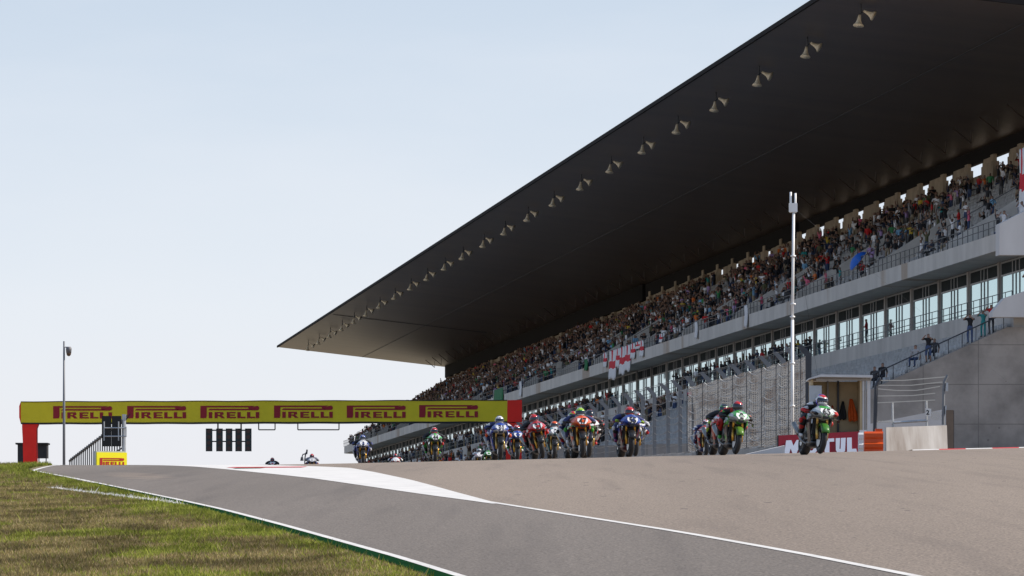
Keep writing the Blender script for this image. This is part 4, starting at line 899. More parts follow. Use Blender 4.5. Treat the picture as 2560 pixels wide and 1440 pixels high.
# ------------------------------------------------------------------ start gantry
M_yel = mat('yellow_banner', (.72, .60, .015), .6, var=.10, scale=.5, bump=1., bscale=1.6)
M_yelb = mat('yellow_board', (.85, .78, .01), .5, var=.04, scale=1)
M_red = mat('red_banner', (.88, .02, .01), .6, var=.08, scale=.8)
M_logo = mat('dark_red_lettering', (.30, .008, .02), .6)
M_bk = mat('black_panel', (.012, .012, .014), .6, var=.2, scale=4)
GY = 418.; gs = F / GY
gw = lambda px, py: ((px - 1280) / gs, (HY - py) / gs)
gx0, gz1 = gw(52, 1005); gx1, _ = gw(1268, 1005); _, gz0 = gw(0, 1057); gxr, _ = gw(1305, 0)
gzg = ground(gx0, GY) - .1
gan = empty('start_gantry', (gx0 + 1, GY, gzg), 0, 'yellow and red start gantry spanning the track with six tyre maker banners', 'gantry')
def gp(mb, name, m, parent=None, smooth=False):
    mb.v = [(x - gan.location.x, y - gan.location.y, z - gan.location.z) for x, y, z in mb.v]; return mb.build(name, m, parent or gan, smooth)
# banner with slight sag and a lower right end
def bz(x, top):
    t = (x - gx0) / (gxr - gx0); return (gz1 + .12 * t + .015 * math.sin(x * 1.3) if top else gz0 + .10 * t + .012 * math.sin(x * 1.7 + 1))
b = MB(); n = 40
xsb = [gx0 + (gx1 - gx0) * i / n for i in range(n + 1)]
b.loft([[(x, GY, bz(x, 0)), (x, GY, bz(x, 1)), (x, GY + 1.3, bz(x, 1)), (x, GY + 1.3, bz(x, 0))] for x in xsb]); beam = gp(b, 'banner_beam', M_yel)
b = MB(); b.loft([[(x, GY - .03, bz(x, 1) - .01), (x, GY - .03, bz(x, 1) + .05), (x, GY + 1.33, bz(x, 1) + .05), (x, GY + 1.33, bz(x, 1) - .01)] for x in xsb]); b.loft([[(x, GY - .03, bz(x, 0) - .09), (x, GY - .03, bz(x, 0) + .01), (x, GY + 1.33, bz(x, 0) + .01), (x, GY + 1.33, bz(x, 0) - .09)] for x in xsb]); gp(b, 'beam_rail', M_bk)
b = MB(); b.loft([[(x, GY - .02, bz(x, 0) - .05), (x, GY - .02, bz(x, 1) + .02), (x, GY + 1.32, bz(x, 1) + .02), (x, GY + 1.32, bz(x, 0) - .05)] for x in (gx1 + .01, (gx1 + gxr) / 2, gxr)]); gp(b, 'banner_end', M_red)
b = MB(); b.loft([[(gx0 - .12, GY + .0, gz0 + .4), (gx0 - .12, GY, gz1 - .3), (gx0 - .12, GY + 1.3, gz1 - .3), (gx0 - .12, GY + 1.3, gz0 + .4)], [(gx0 - .01, GY, gz0 - .02), (gx0 - .01, GY, gz1), (gx0 - .01, GY + 1.3, gz1), (gx0 - .01, GY + 1.3, gz0 - .02)]]); gp(b, 'banner_end', M_red)
lx0, lx1 = gw(55, 0)[0], gw(91, 0)[0]
b = MB(); b.loft([[(lx0 - dx0, GY + .05, z), (lx1 + dx1, GY + .05, z), (lx1 + dx1, GY + 1.2, z), (lx0 - dx0, GY + 1.2, z)] for z, dx0, dx1 in ((gz0 - .09, 0, .12), (gz0 - .4, 0, .0), (gz0 - 1.5, -.06, .0), (gzg, -.12, .0))]); gp(b, 'leg', M_red)
rx0, rx1 = gw(1265, 0)[0], gw(1304, 0)[0]; rg = ground(rx1, GY) - .1
b = MB(); b.loft([[(rx0, GY + .05, z), (rx1, GY + .05, z), (rx1, GY + 1.2, z), (rx0, GY + 1.2, z)] for z in (gz0 + .0, (gz0 + rg) / 2, rg)]); gp(b, 'leg', M_red)
def rect(mb, x0, z0, x1, z1, y0, y1): return mb.box(x0, y0, z0, x1, y1, z1)
def pirelli(W, y0=-.02, y1=0.):
    """wordmark, W wide, origin at its lower left; long-bowled P above slab letters"""
    b = MB(); u = W / 540.; H = 113 * u
    b.prism([(0, 0), (52 * u, 0), (58 * u, 20 * u), (58 * u, 100 * u), (58 * u, H), (0, H)], y0, y1)
    b.prism([(58 * u, 99 * u), (470 * u, 99 * u), (500 * u, H), (58 * u, H)], y0, y1)
    b.prism([(72 * u, 72 * u), (470 * u, 72 * u), (470 * u, 86 * u), (84 * u, 86 * u)], y0, y1)
    b.prism([(440 * u, 86 * u), (470 * u, 72 * u)] + [(520 * u + 21 * u * math.cos(a), 92.5 * u + 20.5 * u * math.sin(a)) for a in [R(-90 + 15 * i) for i in range(13)]] + [(470 * u, 99 * u), (440 * u, 99 * u)], y0, y1)
    def I(x): b.prism([(x * u, 0), ((x + 32) * u, 0), ((x + 32) * u, 56 * u), (x * u, 56 * u)], y0, y1)
    def Ll(x):
        b.prism([(x * u, 0), ((x + 74) * u, 0), ((x + 74) * u, 13 * u), ((x + 30) * u, 13 * u), ((x + 30) * u, 56 * u), (x * u, 56 * u)], y0, y1)
    I(76)
    x = 130   # R
    b.prism([(x * u, 0), ((x + 28) * u, 0), ((x + 28) * u, 56 * u), (x * u, 56 * u)], y0, y1)
    for z0, z1 in ((44, 56), (20, 31)): b.prism([((x + 28) * u, z0 * u), ((x + 66) * u, z0 * u), ((x + 66) * u, z1 * u), ((x + 28) * u, z1 * u)], y0, y1)
    b.prism([((x + 52) * u, 31 * u), ((x + 78) * u, 31 * u), ((x + 84) * u, 38 * u), ((x + 78) * u, 56 * u), ((x + 66) * u, 56 * u), ((x + 66) * u, 44 * u), ((x + 52) * u, 44 * u)], y0, y1)
    b.prism([((x + 40) * u, 20 * u), ((x + 64) * u, 0), ((x + 94) * u, 0), ((x + 70) * u, 24 * u), ((x + 62) * u, 20 * u)], y0, y1)
    x = 242   # E
    b.prism([(x * u, 0), ((x + 28) * u, 0), ((x + 28) * u, 56 * u), (x * u, 56 * u)], y0, y1)
    for z0, z1, l in ((45, 56, 80), (23, 33, 74), (0, 12, 84)): b.prism([((x + 28) * u, z0 * u), ((x + l) * u, z0 * u), ((x + l) * u, z1 * u), ((x + 28) * u, z1 * u)], y0, y1)
    Ll(340); Ll(428); I(508); return b
Wl = 147 / gs
lm = pirelli(Wl, -.03, .0).build('logo', M_logo, mesh_only=True)
for px in (133, 318, 501, 685, 867, 1048):
    x = gw(px, 0)[0]; inst('logo', lm, gan, (x - gan.location.x, -.004, bz(x, 0) + .31 - gan.location.z))
# brackets under the beam
def frame(pxa, pxb, pyb, name='sign_bracket'):
    xa, xb = gw(pxa, 0)[0], gw(pxb, 0)[0]; z = gw(0, pyb)[1]; b = MB(); b.tube([(xa, GY + .4, gz0), (xa, GY + .4, z), ], .045, 5); b.tube([(xb, GY + .4, gz0), (xb, GY + .4, z)], .045, 5); b.tube([(xa, GY + .4, z), (xb, GY + .4, z)], .045, 5); gp(b, name, M_bk)
frame(646, 687, 1074); frame(744, 847, 1074)
# start lights
lt = empty('start_lights', (gw(572, 0)[0], GY + .4, gw(0, 1129)[1]), 0, 'row of five dark start light panels hanging under the yellow gantry', 'traffic light')
o_ = lt.location
def lp(mb, name, m): mb.v = [(x - o_.x, y - o_.y, z - o_.z) for x, y, z in mb.v]; return mb.build(name, m, lt)
b = MB()
for py in (1075, 1103): b.tube([(gw(515, 0)[0], GY + .55, gw(0, py)[1]), (gw(628, 0)[0], GY + .55, gw(0, py)[1])], .05, 5)
for px in (544, 602): b.tube([(gw(px, 0)[0], GY + .55, gw(0, 1075)[1]), (gw(px, 0)[0], GY + .55, gz0 - .05)], .06, 5)
lp(b, 'hanger', M_bk)
M_lamp = mat('red_lens', (.035, .004, .005), .2); M_ltg = mat('light_housing', (.012, .028, .03), .4)
for px in (522, 548, 572, 596, 620):
    x = gw(px, 0)[0]; z0, z1 = gw(0, 1128)[1], gw(0, 1071)[1]; b = MB(); b.box(x - .24, GY + .3, z0, x + .24, GY + .5, z1); b.box(x - .2, GY + .2, z1 - .03, x + .2, GY + .3, z1); h = lp(b, 'light_panel', M_ltg)
    for q in range(4):
        zc = z0 + (z1 - z0) * (q + .5) / 4; b = MB(); b.tube([(x, GY + .29, zc), (x, GY + .27, zc)], .15, 14); b.v = [(a - o_.x, c - o_.y, d - o_.z) for a, c, d in b.v]; b.build('lens', M_lamp, h)
# ------------------------------------------------------------------ left side: camera pole, boards, hut, pit wall fence
pz = at(160, 330); s_ = F / 330
pole = empty('camera_pole', (pz.x, pz.y, pz.z - .1), 0, 'tall thin grey pole with a dome camera near its top, left of the track', 'camera pole')
zt = (HY - 853) / s_ - pz.z + .1
b = MB(); b.tube([(0, 0, 0), (0, 0, zt * .45), (0, 0, zt)], [.085, .075, .05], 8); b.build('pole', mat('pole_paint', (.16, .17, .19), .5), pole, True)
zc = (HY - 868) / s_ - pz.z + .1
b = MB(); b.tube([(0, 0, zc), (.28, -.05, zc)], .03, 6); b.tube([(.28, -.05, zc + .02), (.28, -.05, zc - .1), (.28, -.05, zc - .34)], [.13, .17, .15], 10); cm = b.build('camera_housing', mat('housing_grey', (.14, .14, .15), .5), pole, True)
b = MB(); b.ell((.28, -.05, zc - .36), (.14, .14, .17), 12, 8); b.build('camera_dome', mat('dome_amber', (.10, .06, .035), .2), cm, True)
# yellow board
bp_ = at(280, 250); s_ = F / 250
yb = empty('advertising_board', (bp_.x, bp_.y, bp_.z - .05), R(28), 'yellow advertising board with red lettering standing at the left track edge', 'sign')
wB = 82 / s_; zt = (HY - 1131) / s_ - bp_.z + .05
b = MB(); b.box(-wB / 2, 0, 0, wB / 2, .12, zt); b.build('panel', M_yelb, yb)
b = pirelli(66 / s_, -.012, .0); b.v = [(x, y, z * 1.35) for x, y, z in b.v]; lg = b.build('logo', mat('bright_red_lettering', (.42, .01, .015), .6), yb); lg.location = (-33 / s_, -.002, zt - .245 - 66 / s_ / 540 * 113 * 1.35 + .0)
b = MB(); b.box(-wB / 2 + .02, .125, 0, wB / 2 - .02, .5, zt + .06); b.build('backing', M_steel, yb)
# black light boards above it
kp = at(284, 262); s_ = F / 262
kb_ = empty('display_board', (kp.x, kp.y, kp.z - .05), 0, 'pair of tall black display panels in a grey steel frame above the yellow board', 'display panel')
zz = lambda py: (HY - py) / s_ - kp.z + .05
xx = lambda px: (px - 1280) / s_ - kp.x
for a, c in ((255, 278), (280, 303)): b = MB(); b.box(xx(a), -.1, zz(1116), xx(c), .08, zz(1040)); b.box(xx(a) + .03, -.12, zz(1113), xx(c) - .03, -.1, zz(1043)); b.build('panel', M_bk, kb_)
b = MB()
for py in (1070, 1091): b.tube([(xx(261), -.2, zz(py)), (xx(316), -.2, zz(py))], .03, 5)
for px in (261, 297): b.tube([(xx(px), -.2, zz(1054)), (xx(px), -.2, zz(1102))], .03, 5)
b.tube([(xx(316), -.2, zz(1067)), (xx(316), -.2, zz(1093))], .03, 5); b.build('frame', M_steel, kb_)
b = MB(); b.tube([(xx(310), 0, 0), (xx(310), 0, zz(1036))], .09, 8); b.box(xx(306), -.12, zz(1050), xx(315), .1, zz(1036)); b.build('post', M_steel, kb_)
b = MB(); b.box(xx(314), -.06, zz(1049), xx(317), -.04, zz(1046)); b.add([(xx(314), -.05, zz(1048)), (xx(317), -.05, zz(1050)), (xx(326), -.05, zz(1036)), (xx(325), -.05, zz(1033)), (xx(314), -.03, zz(1048)), (xx(317), -.03, zz(1050)), (xx(326), -.03, zz(1036)), (xx(325), -.03, zz(1033))], [(0, 1, 2, 3), (4, 5, 6, 7), (0, 1, 5, 4), (1, 2, 6, 5), (2, 3, 7, 6), (3, 0, 4, 7)]); b.build('reflector', M_bk, kb_)
# pit wall fence running away on the left
pf = empty('pit_wall_fence', P(13, 320, 5), 0, 'dark slatted pit wall fence running away behind the black display panels', 'fence')
def pfp(mb, name, m): mb.v = [(x - pf.location.x, y - pf.location.y, z - pf.location.z) for x, y, z in mb.v]; return mb.build(name, m, pf)
Lp = 13.; M_slat = mat('dark_green_fence', (.018, .025, .03), .6, var=.2, scale=3)
ya, yb_ = Lp * F / (313 + 263), Lp * F / (174 + 263)
n = 26
for i in range(n + 1):
    y = ya + (yb_ - ya) * i / n; z1 = .765 * Lp; b = MB(); lbox(b, Lp - .03, y - .04, 4.5, Lp + .04, y + .04, z1 - .15 + .02 * (i % 2)); b.tube([P(Lp, y, z1 - .3), P(Lp + .1, y, z1 + .12)], .04, 5); pfp(b, 'slat', M_slat)
b = MB(); b.tube([P(Lp, ya, .765 * Lp - .1), P(Lp, yb_, .765 * Lp - .1)], .09, 5); b.tube([P(Lp, ya, 8.3), P(Lp, yb_, 8.3)], .05, 5); pfp(b, 'rail', M_slat)
# hut behind the left gantry leg
hp = at(80, 432); s_ = F / 432
hut = empty('timing_hut', (hp.x, hp.y, hp.z - .1), 0, 'small dark flat-roofed timing hut behind the left red gantry leg', 'hut')
zz = lambda py: (HY - py) / s_ - hp.z + .1
xx = lambda px: (px - 1280) / s_ - hp.x
b = MB(); b.box(xx(44), 0, 0, xx(60), 1.6, zz(1111)); b.box(xx(60), .05, zz(1145), xx(117), 1.6, zz(1111)); b.build('wall', mat('hut_wall', (.03, .03, .035), .7, var=.2), hut)
b = MB(); b.box(xx(39), -.2, zz(1111), xx(120), 1.9, zz(1107)); b.build('roof', M_bk, hut)
for px in (97, 115): b = MB(); b.box(xx(px - 1.2), .1, 0, xx(px + 1.2), .2, zz(1145)); b.build('leg', M_bk, hut)
# marshal's crooked pole beside the far rider
mp_ = at(762, 300); s_ = F / 300
b = MB(); zz = lambda py: (HY - py) / s_ - mp_.z
b.tube([(0, 0, 0), (0, 0, zz(1148)), (.05, 0, zz(1133)), (.12, 0, zz(1128))], .035, 6); b.tube([(-.15, 0, zz(1152)), (-.15, 0, zz(1143))], [.09, .06], 8); b.tube([(-.15, 0, zz(1143)), (-.1, 0, zz(1136)), (.1, 0, zz(1134)), (.12, 0, zz(1124))], [.03, .03, .05, .045], 6)
o = b.build('marshal_flag_pole', M_dsteel); o.location = mp_; tag(o, 'crooked dark pole with a rolled flag beside the rider under the gantry', 'flag pole')

# ------------------------------------------------------------------ right side: catch fence with net
FLn = 37.6; fz = .2725 * FLn
cf = empty('catch_fence', P(FLn, 235, 5.3), 0, 'long catch fence with cranked grey posts, steel cables and pale netting before the stand', 'fence')
def cfp(mb, name, m, smooth=None): mb.v = [(x - cf.location.x, y - cf.location.y, z - cf.location.z) for x, y, z in mb.v]; return mb.build(name, m, cf, smooth)
M_post = mat('fence_post_paint', (.16, .17, .185), .5, metal=.2, var=.1, scale=3)
ypx = [2015, 1984, 1953, 1916, 1879, 1843, 1807, 1768, 1729, 1695, 1665, 1631, 1602, 1573, 1543, 1512, 1484, 1458, 1432, 1408, 1378, 1360, 1340, 1322, 1305]
yp = [FLn * F / (p + 263) for p in ypx]
for i, y in enumerate(yp):
    b = MB(); z0 = ground(FLn - SH * y, y) - .1; zb = fz - .42; w_ = .09 if i else .12
    for w2 in (w_,):
        lprism(b, [(FLn + .1 - w2, z0), (FLn + .1 + w2, z0), (FLn + .1 + w2, zb + .05), (FLn - .28 + w2, fz + .0), (FLn - .28 - w2, fz - .02), (FLn + .1 - w2, zb - .05)], y - .05, y + .05)
    cfp(b, 'post', M_post if i else M_dsteel)
cb = MB()
nC = 9
for i in range(len(yp) - 1):
    for k in range(nC):
        z0 = ground(FLn - SH * yp[i], yp[i]) + 1.0; t = k / (nC - 1); sag = (.03, .10, .16, .12, .2, .14, .1, .06, .03)[k] * (1 if i > 8 else 1.6)
        lv = FLn + (-.26 if k == nC - 1 else .08); zt_ = fz - .03 if k == nC - 1 else z0 + (fz - .5 - z0) * (k / (nC - 2))
        cb.tube([P(lv, yp[i] + (yp[i + 1] - yp[i]) * q / 4, zt_ - sag * 4 * (q / 4) * (1 - q / 4)) for q in range(5)], .013, 4, cap=False)
cfp(cb, 'cables', mat('steel_cable', (.22, .21, .20), .6, metal=.3))
cb = MB()
for i in range(8):
    for k in range(9):
        z0 = ground(FLn - SH * yp[i], yp[i]) + .7; zt_ = z0 + (fz - .5 - z0) * k / 8; sag = random.uniform(.08, .24); a_ = 0.; c_ = 1.
        cb.tube([P(FLn - .13, yp[i] + (yp[i + 1] - yp[i]) * (a_ + (c_ - a_) * q / 6), zt_ - sag * 4 * (q / 6) * (1 - q / 6)) for q in range(7)], .018, 4, cap=False)
    for q in range(3):
        y = yp[i] + (yp[i + 1] - yp[i]) * q / 3; cb.tube([P(FLn - .1, y, z0 - .2), P(FLn - .1, y, fz - .5)], .010, 4)
cfp(cb, 'net_rope', mat('net_rope', (.52, .51, .49), .9, var=.3, scale=5))
def net_mat():
    m = bpy.data.materials.new('rope_net'); m.use_nodes = True; t = m.node_tree; N = t.nodes.new; K = t.links.new; b = t.nodes['Principled BSDF']
    tc = N('ShaderNodeTexCoord'); sp2 = N('ShaderNodeSeparateXYZ'); K(tc.outputs['Object'], sp2.inputs[0])
    def fr(sock, per, wd, add=None):
        src = sock
        if add: a_ = N('ShaderNodeMath'); a_.operation = 'ADD'; K(sock, a_.inputs[0]); K(add, a_.inputs[1]); src = a_.outputs[0]
        d = N('ShaderNodeMath'); d.operation = 'DIVIDE'; d.inputs[1].default_value = per; K(src, d.inputs[0]); f = N('ShaderNodeMath'); f.operation = 'FRACT'; K(d.outputs[0], f.inputs[0]); l = N('ShaderNodeMath'); l.operation = 'LESS_THAN'; l.inputs[1].default_value = wd; K(f.outputs[0], l.inputs[0]); return l.outputs[0]
    def mxm(a_, c): m_ = N('ShaderNodeMath'); m_.operation = 'MAXIMUM'; K(a_, m_.inputs[0]); K(c, m_.inputs[1]); return m_.outputs[0]
    wv = N('ShaderNodeTexNoise'); wv.inputs['Scale'].default_value = .5; K(tc.outputs['Object'], wv.inputs['Vector'])
    a1 = fr(sp2.outputs['Z'], .10, .35, wv.outputs['Fac']); a2 = fr(sp2.outputs['Y'], .30, .30)
    al = mxm(a1, a2)
    n = N('ShaderNodeTexNoise'); n.inputs['Scale'].default_value = 1.3; n.inputs['Detail'].default_value = 8; n.inputs['Roughness'].default_value = .7
    mp = N('ShaderNodeMapping'); mp.inputs['Scale'].default_value = (1, .4, 1.7); K(tc.outputs['Object'], mp.inputs[0]); K(mp.outputs[0], n.inputs['Vector'])
    r = N('ShaderNodeValToRGB'); r.color_ramp.elements[0].position = .38; r.color_ramp.elements[1].position = .55; r.color_ramp.elements[0].color = (.30, .30, .30, 1); r.color_ramp.elements[1].color = (.62, .62, .62, 1); K(n.outputs[0], r.inputs[0])
    al2 = mxm(al, r.outputs[0]); c = N('ShaderNodeMath'); c.operation = 'MULTIPLY'; K(al2, c.inputs[0]); c.inputs[1].default_value = .86
    K(c.outputs[0], b.inputs['Alpha'])
    n3 = N('ShaderNodeTexNoise'); n3.inputs['Scale'].default_value = .8; n3.inputs['Detail'].default_value = 6; K(mp.outputs[0], n3.inputs['Vector'])
    r3 = N('ShaderNodeValToRGB'); e = r3.color_ramp.elements; e[0].position = .36; e[0].color = (.20, .17, .15, 1); e[1].position = .47; e[1].color = (.31, .305, .30, 1); K(n3.outputs[0], r3.inputs[0])
    mx = N('ShaderNodeMixRGB'); mx.blend_type = 'MULTIPLY'; mx.inputs[0].default_value = .5; K(r3.outputs[0], mx.inputs[1]); K(al, mx.inputs[2]); K(mx.outputs[0], b.inputs['Base Color'])
    b.inputs['Roughness'].default_value = .9
    tr = N('ShaderNodeBsdfTranslucent'); K(mx.outputs[0], tr.inputs[0]); tp = N('ShaderNodeBsdfTransparent'); ms = N('ShaderNodeMixShader'); ms.inputs[0].default_value = .35
    b.inputs['Alpha'].default_value = 1
    for l in list(b.inputs['Alpha'].links): t.links.remove(l)
    m2 = N('ShaderNodeMixShader'); K(b.outputs[0], ms.inputs[1]); K(tr.outputs[0], ms.inputs[2]); K(c.outputs[0], m2.inputs[0]); K(tp.outputs[0], m2.inputs[1]); K(ms.outputs[0], m2.inputs[2]); K(m2.outputs[0], t.nodes['Material Output'].inputs['Surface'])
    return m
b = MB(); rows = []
ny = 60; yA, yB = yp[0], yp[8] + 1.
for i in range(ny + 1):
    y = yA + (yB - yA) * i / ny; g0 = ground(FLn - SH * y, y) + .45; zt_ = fz - .45 - .07 * abs(math.sin(i * .42)); bulge = .12 * math.sin(i * .9)
    rows.append([P(FLn + .0 + bulge * math.sin(math.pi * j / 8), y, g0 + (zt_ - g0) * j / 8) for j in range(9)])
b.sheet(rows); cfp(b, 'net', net_mat(), True)
b = MB()
for i in range(9):
    y = yp[i] + .12; b = MB(); b.tube([P(FLn - .2, y, ground(FLn - SH * y, y) + .3), P(FLn - .2, y, fz - .48)], .022, 4); cfp(b, 'net_post', M_dsteel)
# low wall along the fence foot
b = MB(); 
for i in range(len(yp) - 1):
    g0 = ground(FLn - SH * yp[i], yp[i]); lprism(b, [(FLn - .35, g0 - .2), (FLn - .35, g0 + .55), (FLn - .1, g0 + .6), (FLn - .1, g0 - .2)], yp[i], yp[i + 1])
cfp(b, 'footing', M_conc)
# white kerbstone wall before it
b = MB(); wy = [(1855, 200), (1960, 198), (2205, 196)]
a0, a1 = at(1850, 206), at(1962, 204)
b.add([(a0.x, a0.y, a0.z - .1), (a1.x, a1.y, a1.z - .1), (a1.x, a1.y, a1.z + .36), (a0.x, a0.y, a0.z + .04), (a0.x, a0.y + .5, a0.z - .1), (a1.x, a1.y + .5, a1.z - .1), (a1.x, a1.y + .5, a1.z + .38), (a0.x, a0.y + .5, a0.z + .06)], [(0, 1, 2, 3), (4, 5, 6, 7), (2, 3, 7, 6), (1, 2, 6, 5), (0, 3, 7, 4)])
tag(b.build('low_wall', M_concw), 'low whitewashed wall rising from the asphalt to the red board', 'wall')
# mast
m0 = at(1981, 230); s_ = F / 230
mast = empty('antenna_mast', (m0.x, m0.y, m0.z - .1), 0, 'tall slender white mast with twin antennas and guy wires in front of the net', 'mast')
M_mast = mat('white_mast_paint', (.74, .74, .74), .45, var=.06, scale=2); zz = lambda py: (HY - py) / s_ - m0.z + .1
b = MB(); b.tube([(0, 0, 0), (0, 0, zz(800))], .066, 10); b.tube([(.0, 0, zz(800)), (.05, 0, zz(530))], .055, 8)
for py in (1015, 908, 792, 760, 640): b.tube([(0.0 if py > 790 else .03, 0, zz(py + 2)), (0.0 if py > 790 else .03, 0, zz(py - 2))], .105, 8)
b.build('pole', M_mast, mast, True)
for dx, top in ((-.07, 480), (.12, 483)): b = MB(); b.tube([(dx, 0, zz(532)), (dx, 0, zz(top))], .045, 8); b.build('antenna', M_mast, mast, True)
b = MB(); b.box(-.14, -.08, zz(530), .2, .08, zz(508)); b.build('antenna_box', M_mast, mast)
b = MB(); g1 = at(2075, 236) - Vector(mast.location); b.tube([(.05, 0, zz(545)), (g1.x, g1.y, g1.z)], .006, 4); g2 = at(2640, 300) - Vector(mast.location); b.tube([(.05, 0, zz(520)), (g2.x, g2.y, g2.z + 2)], .0025, 4); b.build('guy_wire', M_dsteel, mast)
# marshal booth
bo = at(2098, 226); s_ = F / 226
bt = empty('marshal_booth', (bo.x, bo.y, bo.z - .05), 0, 'open fronted marshal booth with beige lining and pale roof beside the netted fence', 'booth')
xx = lambda px: (px - 1280) / s_ - bo.x
zz = lambda py: (HY - py) / s_ - bo.z + .05
M_bw = mat('booth_white', (.55, .55, .56), .5, var=.1, scale=2); M_bi = mat('booth_beige', (.46, .36, .22), .7, var=.12, scale=1.5)
b = MB(); b.add([(xx(2022), -.25, zz(946)), (xx(2050), -.45, zz(937)), (xx(2180), -.45, zz(939)), (xx(2180), 2.4, zz(939)), (xx(2022), 2.4, zz(946)), (xx(2022), -.25, zz(949)), (xx(2050), -.45, zz(943)), (xx(2180), -.45, zz(945)), (xx(2180), 2.4, zz(945)), (xx(2022), 2.4, zz(949))], [(0, 1, 2, 3, 4), (5, 6, 7, 8, 9), (0, 1, 6, 5), (1, 2, 7, 6), (2, 3, 8, 7), (3, 4, 9, 8), (4, 0, 5, 9)]); b.build('roof', M_bw, bt)
zb = -.1
b = MB(); b.box(xx(2034), 1.7, zb, xx(2150), 1.8, zz(950)); b.build('back_panel', M_bi, bt)
b = MB(); b.box(xx(2150), 0, zb, xx(2155), 1.8, zz(946)); b.box(xx(2028), 0, zb, xx(2033), 1.8, zz(949)); b.build('side_panel', M_bi, bt)
for px, w_, m_ in ((2172, 4, M_bw), (2163, 2, M_frame), (2158, 1.5, M_bw), (2075, 2, M_frame), (2101, 2.5, M_dsteel)): b = MB(); b.box(xx(px - w_), -.05 if px > 2110 else 1.55, zb, xx(px + w_), .1 if px > 2110 else 1.65, zz(945)); b.build('post', m_, bt)
b = MB(); b.box(xx(2040), -.1, zz(952), xx(2178), .0, zz(946.5)); b.build('fascia', M_frame, bt)
b = MB(); b.box(xx(2023), -.06, zb, xx(2054), .0, zz(964)); b.build('door', mat('door_grey', (.40, .44, .48), .5, var=.05), bt)
b = MB(); b.box(xx(2030), -.09, zz(1000), xx(2050), -.06, zz(998)); b.box(xx(2039), -.09, zz(1012), xx(2040), -.06, zz(984)); b.build('door_bar', M_steel, bt)
def drape(name, px0, px1, py0, py1, col, label, cat, dy, skew=0.):
    b = MB(); n = 10; rows = []
    for j in range(9):
        t = j / 8; hw = (px1 - px0) / 2 / s_ * (.30 + .70 * min(1, t * 1.5)) ; cx = (px0 + px1) / 2; rows.append([(xx(cx) + skew * (t - .5) + hw * (2 * i / n - 1), .05 * math.sin(i * 1.9 + j * .3) , zz(py0) + (zz(py1) - zz(py0)) * t - .03 * math.sin(i * 1.3) * t) for i in range(n + 1)])
    b.sheet(rows); b.sheet([[(x, y + .07, z) for x, y, z in r_] for r_ in rows]); o = b.build(name, mat(name + '_%d' % int(col[0] * 100), col, .8, var=.2, scale=6), None, True); o.location = bt.location + Vector((0, dy, 0)); return tag(o, label, cat)
drape('jacket', 2104, 2122, 1000, 1046, (.02, .02, .022), 'black jacket hanging on the back panel of the booth', 'jacket', 1.55)
drape('jacket', 2124, 2148, 994, 1050, (.55, .09, .01), 'long orange jacket hanging at the right inside the booth', 'jacket', 1.4, .1)
drape('jacket', 2080, 2092, 1010, 1036, (.40, .07, .01), 'small orange jacket hanging at the left inside the booth', 'jacket', 1.5)
b = MB(); b.box(-.45, -.2, 0, .45, .2, .05); b.box(-.5, .14, .05, .5, .2, .5); 
for s in (-1, 1): b.box(s * .47 - .03, -.2, -.4, s * .47 + .03, .2, .28)
o = b.build('chair', mat('teal_plastic', (.02, .05, .07), .5)); o.location = bt.location + Vector((xx(2130), 1.1, .55)); tag(o, 'dark blue plastic chair inside the booth under the orange jacket', 'chair')
b = MB(); b.box(-.3, -.2, 0, .3, .2, .75); b.box(-.32, -.22, .75, .32, .22, .79); o = b.build('cabinet', M_bw); o.location = bt.location + Vector((xx(2096), .6, -.02)); tag(o, 'low white cabinet in the booth doorway behind the leading rider', 'cabinet')
# red advertising board
rb = at(2046, 212); s_ = F / 212
rd = empty('advertising_board', (rb.x, rb.y, rb.z - .12), 0, 'long dark red advertising board with white capitals behind the leading rider', 'sign')
xx = lambda px: (px - 1280) / s_ - rb.x
zz = lambda py: (HY - py) / s_ - rb.z + .12
M_rb = mat('red_board', (.25, .006, .018), .5, var=.05, scale=1)
b = MB(); xl, xr = xx(1947), xx(2150); zl, zr = zz(1088), zz(1078)
b.add([(xl, 0, -.2), (xr, 0, -.2), (xr, .25, zr), (xl, .25, zl), (xl, .6, -.2), (xr, .6, -.2), (xr, .6, zr), (xl, .6, zl)], [(0, 1, 2, 3), (4, 5, 6, 7), (3, 2, 6, 7), (1, 2, 6, 5)]); b.build('panel', M_rb, rd)
b = MB(); b.add([(xl, 0, -.2), (xl, .25, zl), (xl, .6, zl), (xl, .6, -.2), (xl - .06, .05, -.2), (xl - .04, .27, zl), (xl - .04, .6, zl), (xl - .06, .6, -.2)], [(0, 1, 2, 3), (4, 5, 6, 7), (0, 1, 5, 4), (1, 2, 6, 5)]); b.build('side_panel', M_bk, rd)
def slab(mb, pts): 
    f = lambda x, z: (x, .25 * (z + .2) / ((zl + zr) / 2 + .2) , z)
    n = len(pts); vs = [(f(x, z)[0], f(x, z)[1] - .03, z) for x, z in pts] + [(f(x, z)[0], f(x, z)[1] - .005, z) for x, z in pts]
    mb.add(vs, [tuple(range(n)), tuple(range(2 * n - 1, n - 1, -1))] + [(i, i + n, (i + 1) % n + n, (i + 1) % n) for i in range(n)])
b = MB(); tZ = lambda px: zz(1101.5 - (px - 1950) * .045); bZ = lambda px: zz(1139 - (px - 1950) * .045)
def lt_(px, q, rise=0): return (xx(px), bZ(px) + (tZ(px) - bZ(px)) * q)
slab(b, [lt_(1960, 0), lt_(1972, 0), lt_(1977, .45), lt_(1983, 0), lt_(1990, 0), lt_(1997, .45), lt_(1998, 0), lt_(2010, 0), lt_(2005, 1), lt_(1992, 1), lt_(1984, .62), lt_(1979, 1), lt_(1966, 1)])
